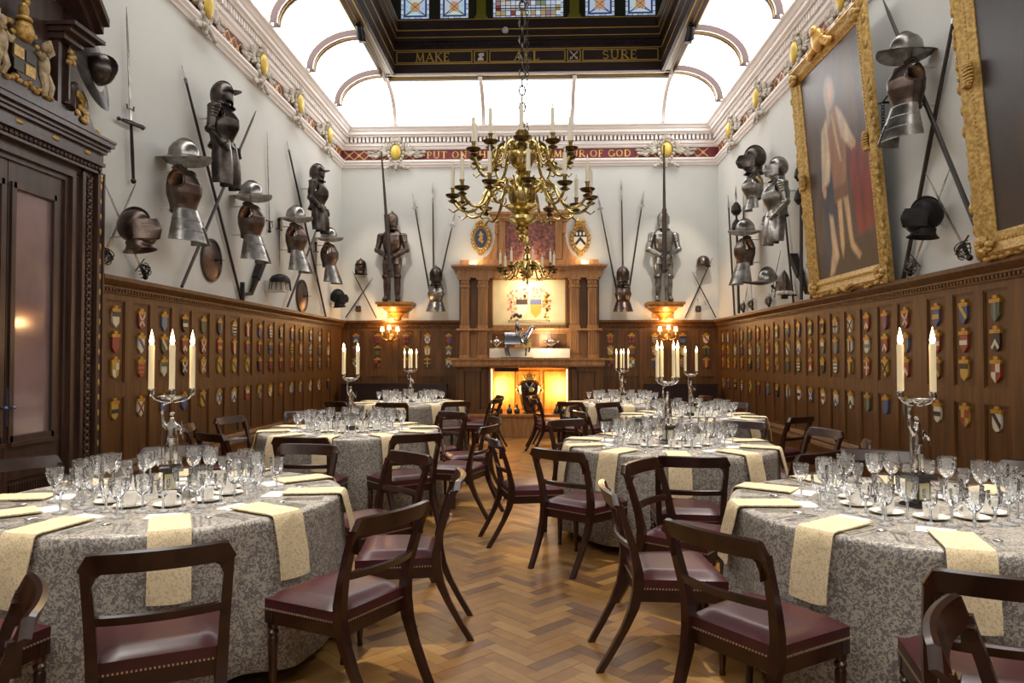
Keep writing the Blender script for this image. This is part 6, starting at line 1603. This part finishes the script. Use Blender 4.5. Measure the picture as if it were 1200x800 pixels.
for i, x in enumerate(COLS_B):
    for r in range(3): shield('B', x, ROWZ[r], ('B', i, r), '%s, %s panel %s fireplace' % (ROWN[r], ORD[4-i] if i < 5 else ORD[i-5], 'left of' if i < 5 else 'right of'))
# ================================================================== PORTRAITS, CHANDELIERS, CORNICE CARTOUCHES
def painting(name, label, yA, yB, z0, H, lean, brush, tint_bg, crest):
    """framed canvas leaning out from the right wall; yA is the far edge, yB the near one"""
    Wd = yA-yB; t = thing(name, label, 'painting', (XR-.09, (yA+yB)/2, z0), -PI/2); t.rotation_euler = (lean, 0, -PI/2)
    fw = .20
    cv = MB(); nx, nz = (84, 126) if crest else (40, 60); x0, x1, z_0, z_1 = -Wd/2+fw*.8, Wd/2-fw*.8, fw*.8, H-fw*.8
    vs = []; cols = []
    for j in range(nz+1):
        for i in range(nx+1):
            u, v = i/nx, j/nz; vs.append((x0+(x1-x0)*u, -.02, z_0+(z_1-z_0)*v)); cols.append(brush(u, v))
    cv.add(vs, [(j*(nx+1)+i, j*(nx+1)+i+1, (j+1)*(nx+1)+i+1, (j+1)*(nx+1)+i) for j in range(nz) for i in range(nx)]); cv.cols = cols
    cv.build('canvas', tintmat('oil_paint_'+name, .36, grain=18, bump=.12, spec=.4), t)
    b = MB(); b.bx(-Wd/2+.05, Wd/2-.05, -.015, .02, .05, H-.05); b.build('backing', DOORW, t)
    prof = [(0,0),(0,.04),(.02,.075),(.05,.09),(.08,.07),(.12,.055),(.15,.06),(.17,.04),(.20,.028),(.20,0)]
    for k in range(4):
        L_ = Wd if k % 2 == 0 else H; m = MB(); vs = []
        for e in (0, 1):
            for d_, h in prof:
                a = (-L_/2+d_) if e == 0 else (L_/2-d_); vs.append((a, -h, -(H if k % 2 == 0 else Wd)/2+d_))
        n = len(prof); m.M = Matrix.Translation((0, 0, H/2)) @ Matrix.Rotation(k*PI/2, 4, 'Y'); m.add(vs, [(i, (i+1)%n, n+(i+1)%n, n+i) for i in range(n)]+[tuple(range(n)), tuple(reversed(range(n, 2*n)))])
        rnd = random.Random(k)
        c = -L_/2+.03
        while c < L_/2-.03: m.ell((c, -.06+rnd.uniform(-.01,.01), -(H if k % 2 == 0 else Wd)/2+.03+rnd.uniform(-.035,.01)), (.05, .025, .022), 7, 5); c += .085
        c = -L_/2+.2
        while c < L_/2-.18: m.ell((c, -.055, -(H if k % 2 == 0 else Wd)/2+.135), (.014, .012, .014), 6, 4); c += .035
        m.M = Matrix(); m.build('frame_member', GILT, t, smooth=40)
    for sx in (-1, 1):
        for zc in (.13, H-.13):
            m = MB(); rnd = random.Random(int(zc*10)+sx)
            for q in range(12): a = q*.55; m.ell((sx*(Wd/2-.12)+.09*math.cos(a)*(q/12), -.09, zc+.09*math.sin(a)*(q/12)), (.045, .035, .03), 7, 5)
            m.build('corner_leafwork', GILT, t, smooth=True)
    for sx in (-1, 1):
        m = MB()
        for q in range(9):
            a = -1.2+.3*q; m.ell((sx*(Wd/2-.10)+.05*math.cos(a)*sx*-1, -.085, H/2+.09*math.sin(a)), (.06, .03, .018), 8, 5)
        m.build('side_shell', GILT, t, smooth=True)
    if crest:
        m = MB(); rnd = random.Random(77)
        m.ell((0,-.10,H-.02), (.11,.06,.13), 12, 8); m.ell((0,-.13,H+.08), (.06,.05,.06), 10, 8)
        for q in range(18): s = -1 if q % 2 else 1; m.ell((s*(.08+.025*(q//2)), -.09, H-.05-.012*(q//2)+rnd.uniform(-.03,.05)), (.05,.04,.035), 7, 5)
        m.build('crest_carving', mat('pale_gilding', sr(226,178,98), .4, metal=.5), t, smooth=True)
        m = MB()
        for q in range(14): m.ell((-.22+.034*q, -.10, .03+.02*math.cos(q)), (.04,.035,.03), 7, 5)
        m.build('base_carving', GILT, t, smooth=True)
    return t
def mixc(a, b, k): k = max(0., min(1., k)); return tuple(x+(y-x)*k for x, y in zip(a, b))
def soft(d, w): return max(0., min(1., .5-d/w))
def ellm(u, v, cu, cv, ru, rv, w=.35): return soft(math.hypot((u-cu)/ru, (v-cv)/rv)-1, w)
def poly(u, v, pts, w=.02):
    w *= .55
    ins = False; dm = 9
    for (a, b), (c, d) in zip(pts, pts[1:]+pts[:1]):
        if (b > v) != (d > v) and u < (c-a)*(v-b)/(d-b)+a: ins = not ins
        t = max(0, min(1, ((u-a)*(c-a)+(v-b)*(d-b))/((c-a)**2+(d-b)**2+1e-9))); dm = min(dm, math.hypot(u-a-t*(c-a), v-b-t*(d-b)))
    return soft(-dm if ins else dm, w)
def brush_full(u, v):
    c = mixc(sr(74,58,50), sr(92,78,74), v); c = mixc(c, sr(60,46,40), poly(u, v, [(0,0),(1,0),(1,.16),(0,.12)]))
    c = mixc(c, sr(104,84,66), poly(u, v, [(.70,.62),(.86,.62),(.84,1),(.72,1)], .06))          # column
    c = mixc(c, sr(128,44,40), poly(u, v, [(.66,.55),(.98,.50),(1.0,.18),(.72,.16)], .04))        # red cloth on the table
    c = mixc(c, sr(110,36,34), poly(u, v, [(.78,.5),(.82,.5),(.84,.2),(.80,.2)], .04))
    c = mixc(c, sr(52,58,76), poly(u, v, [(.20,.52),(.40,.60),(.44,.30),(.34,.06),(.10,.06),(.22,.30)], .05))   # dark blue mantle
    c = mixc(c, sr(190,166,136), poly(u, v, [(.30,.30),(.36,.28),(.40,.10),(.30,.03),(.22,.02),(.30,.14)], .04))
    c = mixc(c, sr(206,186,156), poly(u, v, [(.30,.68),(.44,.74),(.46,.62),(.36,.44),(.22,.42)], .04))  # pale sleeve
    c = mixc(c, sr(150,106,78), poly(u, v, [(.40,.74),(.60,.74),(.66,.60),(.62,.34),(.42,.34),(.40,.55)], .04))  # coat
    c = mixc(c, sr(206,184,158), poly(u, v, [(.56,.74),(.64,.70),(.78,.56),(.74,.52),(.60,.60)], .04))
    c = mixc(c, sr(120,80,56), poly(u, v, [(.42,.40),(.62,.40),(.62,.33),(.42,.33)], .03))
    c = mixc(c, sr(196,164,124), poly(u, v, [(.45,.34),(.52,.34),(.50,.14),(.46,.08),(.44,.14)], .03)); c = mixc(c, sr(196,164,124), poly(u, v, [(.55,.34),(.62,.34),(.64,.14),(.74,.08),(.70,.06),(.59,.12)], .03))
    c = mixc(c, sr(200,170,126), poly(u, v, [(.47,.72),(.50,.72),(.58,.5),(.55,.5)], .03))
    c = mixc(c, sr(170,154,138), ellm(u, v, .48, .82, .085, .075)); c = mixc(c, sr(206,160,132), ellm(u, v, .485, .825, .042, .045)); c = mixc(c, sr(170,154,138), poly(u, v, [(.41,.80),(.45,.82),(.46,.70),(.42,.68)], .04))
    fold = 1+.13*math.sin(46*u+5*math.sin(7*v))*(1 if .05 < v < .72 else .2)+.07*math.sin(23*u-31*v+4*math.sin(11*u))
    c = tuple(q*fold for q in c)
    c = mixc(c, sr(200,150,120), ellm(u, v, .26, .41, .03, .03)); c = mixc(c, sr(200,150,120), ellm(u, v, .77, .54, .03, .02))
    return c
def brush_dark(u, v):
    c = mixc(sr(52,42,38), sr(60,56,58), v); c = mixc(c, sr(120,92,70), ellm(u, v, .62, .78, .05, .045)); c = mixc(c, sr(96,72,54), poly(u, v, [(.5,.7),(.74,.7),(.8,.3),(.46,.3)], .1)); c = mixc(c, sr(92,64,42), ellm(u, v, .35, .25, .12, .10, .9))
    c = mixc(c, sr(150,140,130), poly(u, v, [(.5,.68),(.58,.7),(.56,.5),(.44,.45)], .08))
    return c
pb0 = onx(957, 347, XR-.09); pb1 = onx(1049, 334, XR-.09)
painting('portrait_painting', 'full-length portrait of a robed bewigged man in a carved gilt frame', pb0.y, pb1.y, Z_DADO+.003, 2.82, .085, brush_full, None, True)
pc0 = onx(1156, 305, XR-.09)
painting('portrait_painting', 'dark portrait in a broad gilt frame with shell ornaments, mostly cropped', pc0.y, pc0.y-2.1, Z_DADO+.003, 2.82, .085, brush_dark, None, False)

# ---- brass chandeliers
BRASS = mat('polished_brass', sr(218,200,136), .24, metal=1., col2=sr(184,160,92), scale=8, bump=.05)
BRASSD = mat('shaded_brass_pan', sr(96,78,44), .3, metal=.9)
TUBEW = mat('candle_sleeve', sr(236,228,206), .4)
def chandelier(label, loc, s, tiers, body, ztop, links):
    t = thing('chandelier', label, 'chandelier', loc)
    m = MB(); m.lathe([(r*s, z*s) for r, z in body], 24); m.build('body', BRASS, t, smooth=40)
    for (n, R, zc, zr, off, ch) in tiers:
        for k in range(n):
            a = off+2*PI*k/n; m = MB(); m.M = Matrix.Rotation(a, 4, 'Z')
            pts = [(.08,zr),(.16,zr+.10),(.26,zr+.12),(.34,zr+.05),(.36*1.0,zr-.03),(.44,zr-.10)]
            P = [(.06,zr-.04),(.10,zr+.06),(.17*R/.5,zr+.13),(.25*R/.5,zr+.09),(.29*R/.5,zr-.01),(.35*R/.5,zr-.09),(.43*R/.5,zr-.095),(R*.985,zc-.06),(R,zc)]
            m.stube([(x*s, 0, z*s) for x, z in P], [.015*s,.015*s,.014*s,.014*s,.013*s,.013*s,.012*s,.012*s,.012*s], 8, 4)
            m.tube([((.24*R/.5+.05*math.cos(q)*(1-q/9))*s, 0, (zr+.04+.05*math.sin(q)*(1-q/9))*s) for q in [i*.7 for i in range(9)]], .007*s, 6)
            m.tube([(.36*R/.5*s,0,(zr-.075)*s),(.33*R/.5*s,0,(zr-.12)*s),(.28*R/.5*s,0,(zr-.11)*s)], [.009*s,.007*s,.005*s], 6)
            m.tube([((.17*R/.5+.06*math.cos(q+2)*(1-q/8))*s, 0, (zr+.13+.05*math.sin(q+2)*(1-q/8))*s) for q in [i*.6 for i in range(10)]], .007*s, 6)
            m.tube([(.44*R/.5*s,0,(zr-.07)*s),(.50*R/.5*s,0,(zr-.11)*s),(.53*R/.5*s,0,(zr-.08)*s)], [.009*s,.007*s,.005*s], 6)
            arm = m.build('arm', BRASS, t, smooth=True)
            m = MB(); m.M = Matrix.Rotation(a, 4, 'Z'); m.lathe([(.01*s,(zc-.035)*s),(.05*s,(zc-.02)*s),(.062*s,(zc-.005)*s),(.062*s,zc*s),(.02*s,(zc+.004)*s)], 14, (R*s,0,0)); m.lathe([(.02*s,zc*s-.07*s),(.042*s,zc*s-.055*s),(.02*s,zc*s-.04*s)], 12, (R*s,0,0)); m.build('drip_pan', BRASSD, arm, smooth=True)
            m = MB(); m.M = Matrix.Rotation(a, 4, 'Z'); m.lathe([(.014*s,zc*s),(.016*s,(zc+.045)*s),(.024*s,(zc+.055)*s),(.012*s,(zc+.056)*s)], 10, (R*s,0,0)); m.build('socket', BRASS, arm, smooth=True)
            m = MB(); m.M = Matrix.Rotation(a, 4, 'Z'); m.lathe([(.016*s,(zc+.055)*s),(.016*s,(zc+.055+ch)*s),(.004*s,(zc+.06+ch)*s),(.007*s,(zc+.08+ch)*s),(.001,(zc+.11+ch)*s)], 8, (R*s,0,0)); m.build('candle_sleeve', TUBEW, arm, smooth=40)
    m = MB(); z = body[-1][1]*s
    k = 0
    while loc[2]+z < ztop:
        cx, cy = (1, .0) if k % 2 else (0., 1); rr = .026*links
        m.tube([(cx*rr*math.cos(q), cy*rr*math.cos(q), z+.045*links+.045*links*math.sin(q)) for q in [2*PI*i/8 for i in range(9)]], .007*links, 5); z += .072*links; k += 1
    o = m.build('chain', mat('chain_iron', sr(70,62,52), .4, metal=.8), t, smooth=True)
    return t
BODY1 = [(.001,-.10),(.02,-.08),(.035,-.05),(.02,-.02),(.05,0.0),(.06,.03),(.04,.05),(.10,.075),(.125,.095),(.12,.12),(.07,.145),(.05,.16),(.13,.19),(.15,.21),(.10,.235),(.115,.28),(.12,.34),(.10,.40),(.06,.44),(.04,.48),(.065,.50),(.045,.52),(.08,.55),(.115,.60),(.12,.64),(.10,.69),(.05,.73),(.04,.76),(.075,.785),(.08,.80),(.05,.815),(.06,.83),(.02,.87),(.03,.90),(.015,.93)]
c1 = ony(612, 285, 6.0)
chandelier('large two-tier brass chandelier with unlit candles, hanging in the foreground', (c1.x, 6.0, 2.56), 1.0, [(12, .58, .30, .26, .10, .17), (10, .42, .665, .60, .32, .20)], BODY1, 9.25, 1.0)
c2 = ony(618, 335, 10.5)
BODY2 = [(.001,-.14),(.012,-.10),(.02,-.06),(.012,-.03),(.05,.01),(.08,.06),(.09,.10),(.06,.16),(.03,.20),(.02,.24),(.06,.27),(.05,.30),(.02,.34),(.05,.42),(.02,.46),(.04,.52),(.015,.60)]
chandelier('smaller brass chandelier hanging behind the large one, nearer the fireplace', (c2.x, 10.5, 2.68), 1.0, [(8, .40, .13, .09, .2, .16)], BODY2, 9.25, .8)

# ---- carved cartouches along the frieze
def make_crest():
    t = thing('frieze_cartouche', 'x', 'cartouche'); IVORY = mat('cartouche_ivory', sr(206,198,186), .6, col2=sr(150,138,120), scale=14)
    m = MB(); m.ell((0,-.10,0), (.085,.05,.13), 14, 10); m.build('gilt_oval', mat('cartouche_gold', sr(206,176,80), .45, metal=.3), t, smooth=True)
    m = MB()
    for k in range(16): a = 2*PI*k/16; m.ell((.115*math.cos(a), -.08, .165*math.sin(a)), (.03,.03,.035), 7, 5)
    m.build('oval_frame', IVORY, t, smooth=True)
    m = MB(); m.ell((0,-.03,0), (.46,.025,.05), 16, 6); m.ell((0,-.05,-.02), (.05,.05,.27), 10, 8); m.ell((0,-.09,.22), (.08,.04,.05), 10, 7); m.ell((-.06,-.09,.2), (.04,.03,.04), 8, 6); m.ell((.06,-.09,.2), (.04,.03,.04), 8, 6)
    for s in (-1, 1):
        for q in range(9):
            a = -.5+.28*q; r = .2+.012*q
            old = m.M.copy(); m.M = Matrix.Translation((s*.12, -.06, .0)) @ Matrix.Rotation(-a*s if s > 0 else a, 4, 'Y'); m.ell((s*(.06+.012*q), 0, 0), (.075,.02,.022), 8, 6); m.M = old
        for q in range(6): m.ell((s*(.16+.055*q), -.05, -.02+.05*math.sin(q*1.4)), (.045,.025,.028), 8, 6); m.ell((s*(.18+.05*q), -.045, .04*math.cos(q*1.9)), (.03,.02,.022), 7, 5)
        for q in range(4): m.ell((s*(.03+.05*q), -.08, -.21-.02*q), (.035,.025,.03), 8, 6)
    for q in range(3): m.ell((0,-.08,-.20-.04*q), (.03-.005*q,.025,.03), 8, 6)
    m.build('acanthus_scrolls', IVORY, t, smooth=True)
    return t
CREST = make_crest(); _cu = 0
CRL = [('B', ony(465, 178, D).x, 'over the standing armour left of the hearth'), ('B', ony(780, 174, D).x, 'over the standing armour right of the hearth')]
for i, (px_, py_) in enumerate(((385.5, 157), (351, 120), (308, 72), (243, 10))): CRL.append(('L', onx(px_, py_, XL+.1).y, 'on the helmet wall, %s from the end wall' % ORD[i]))
for i, (px_, py_) in enumerate(((855, 155), (887, 115), (932, 62), (987, 5))): CRL.append(('R', onx(px_, py_, XR-.1).y, 'on the portrait wall, %s from the end wall' % ORD[i]))
for w, u, wh in CRL:
    loc = WP(w, u, 0.0, 5.56); lb = 'ivory and gilt frieze cartouche '+wh
    if _cu == 0: CREST.location = loc; CREST.rotation_euler = (0, 0, RZ[w]); CREST.scale = (1.25, 1.1, 1.15); tag(CREST, lb, 'cartouche', 'frieze cartouches'); _cu = 1
    else: dup(CREST, loc, RZ[w], lb, 'frieze cartouches')
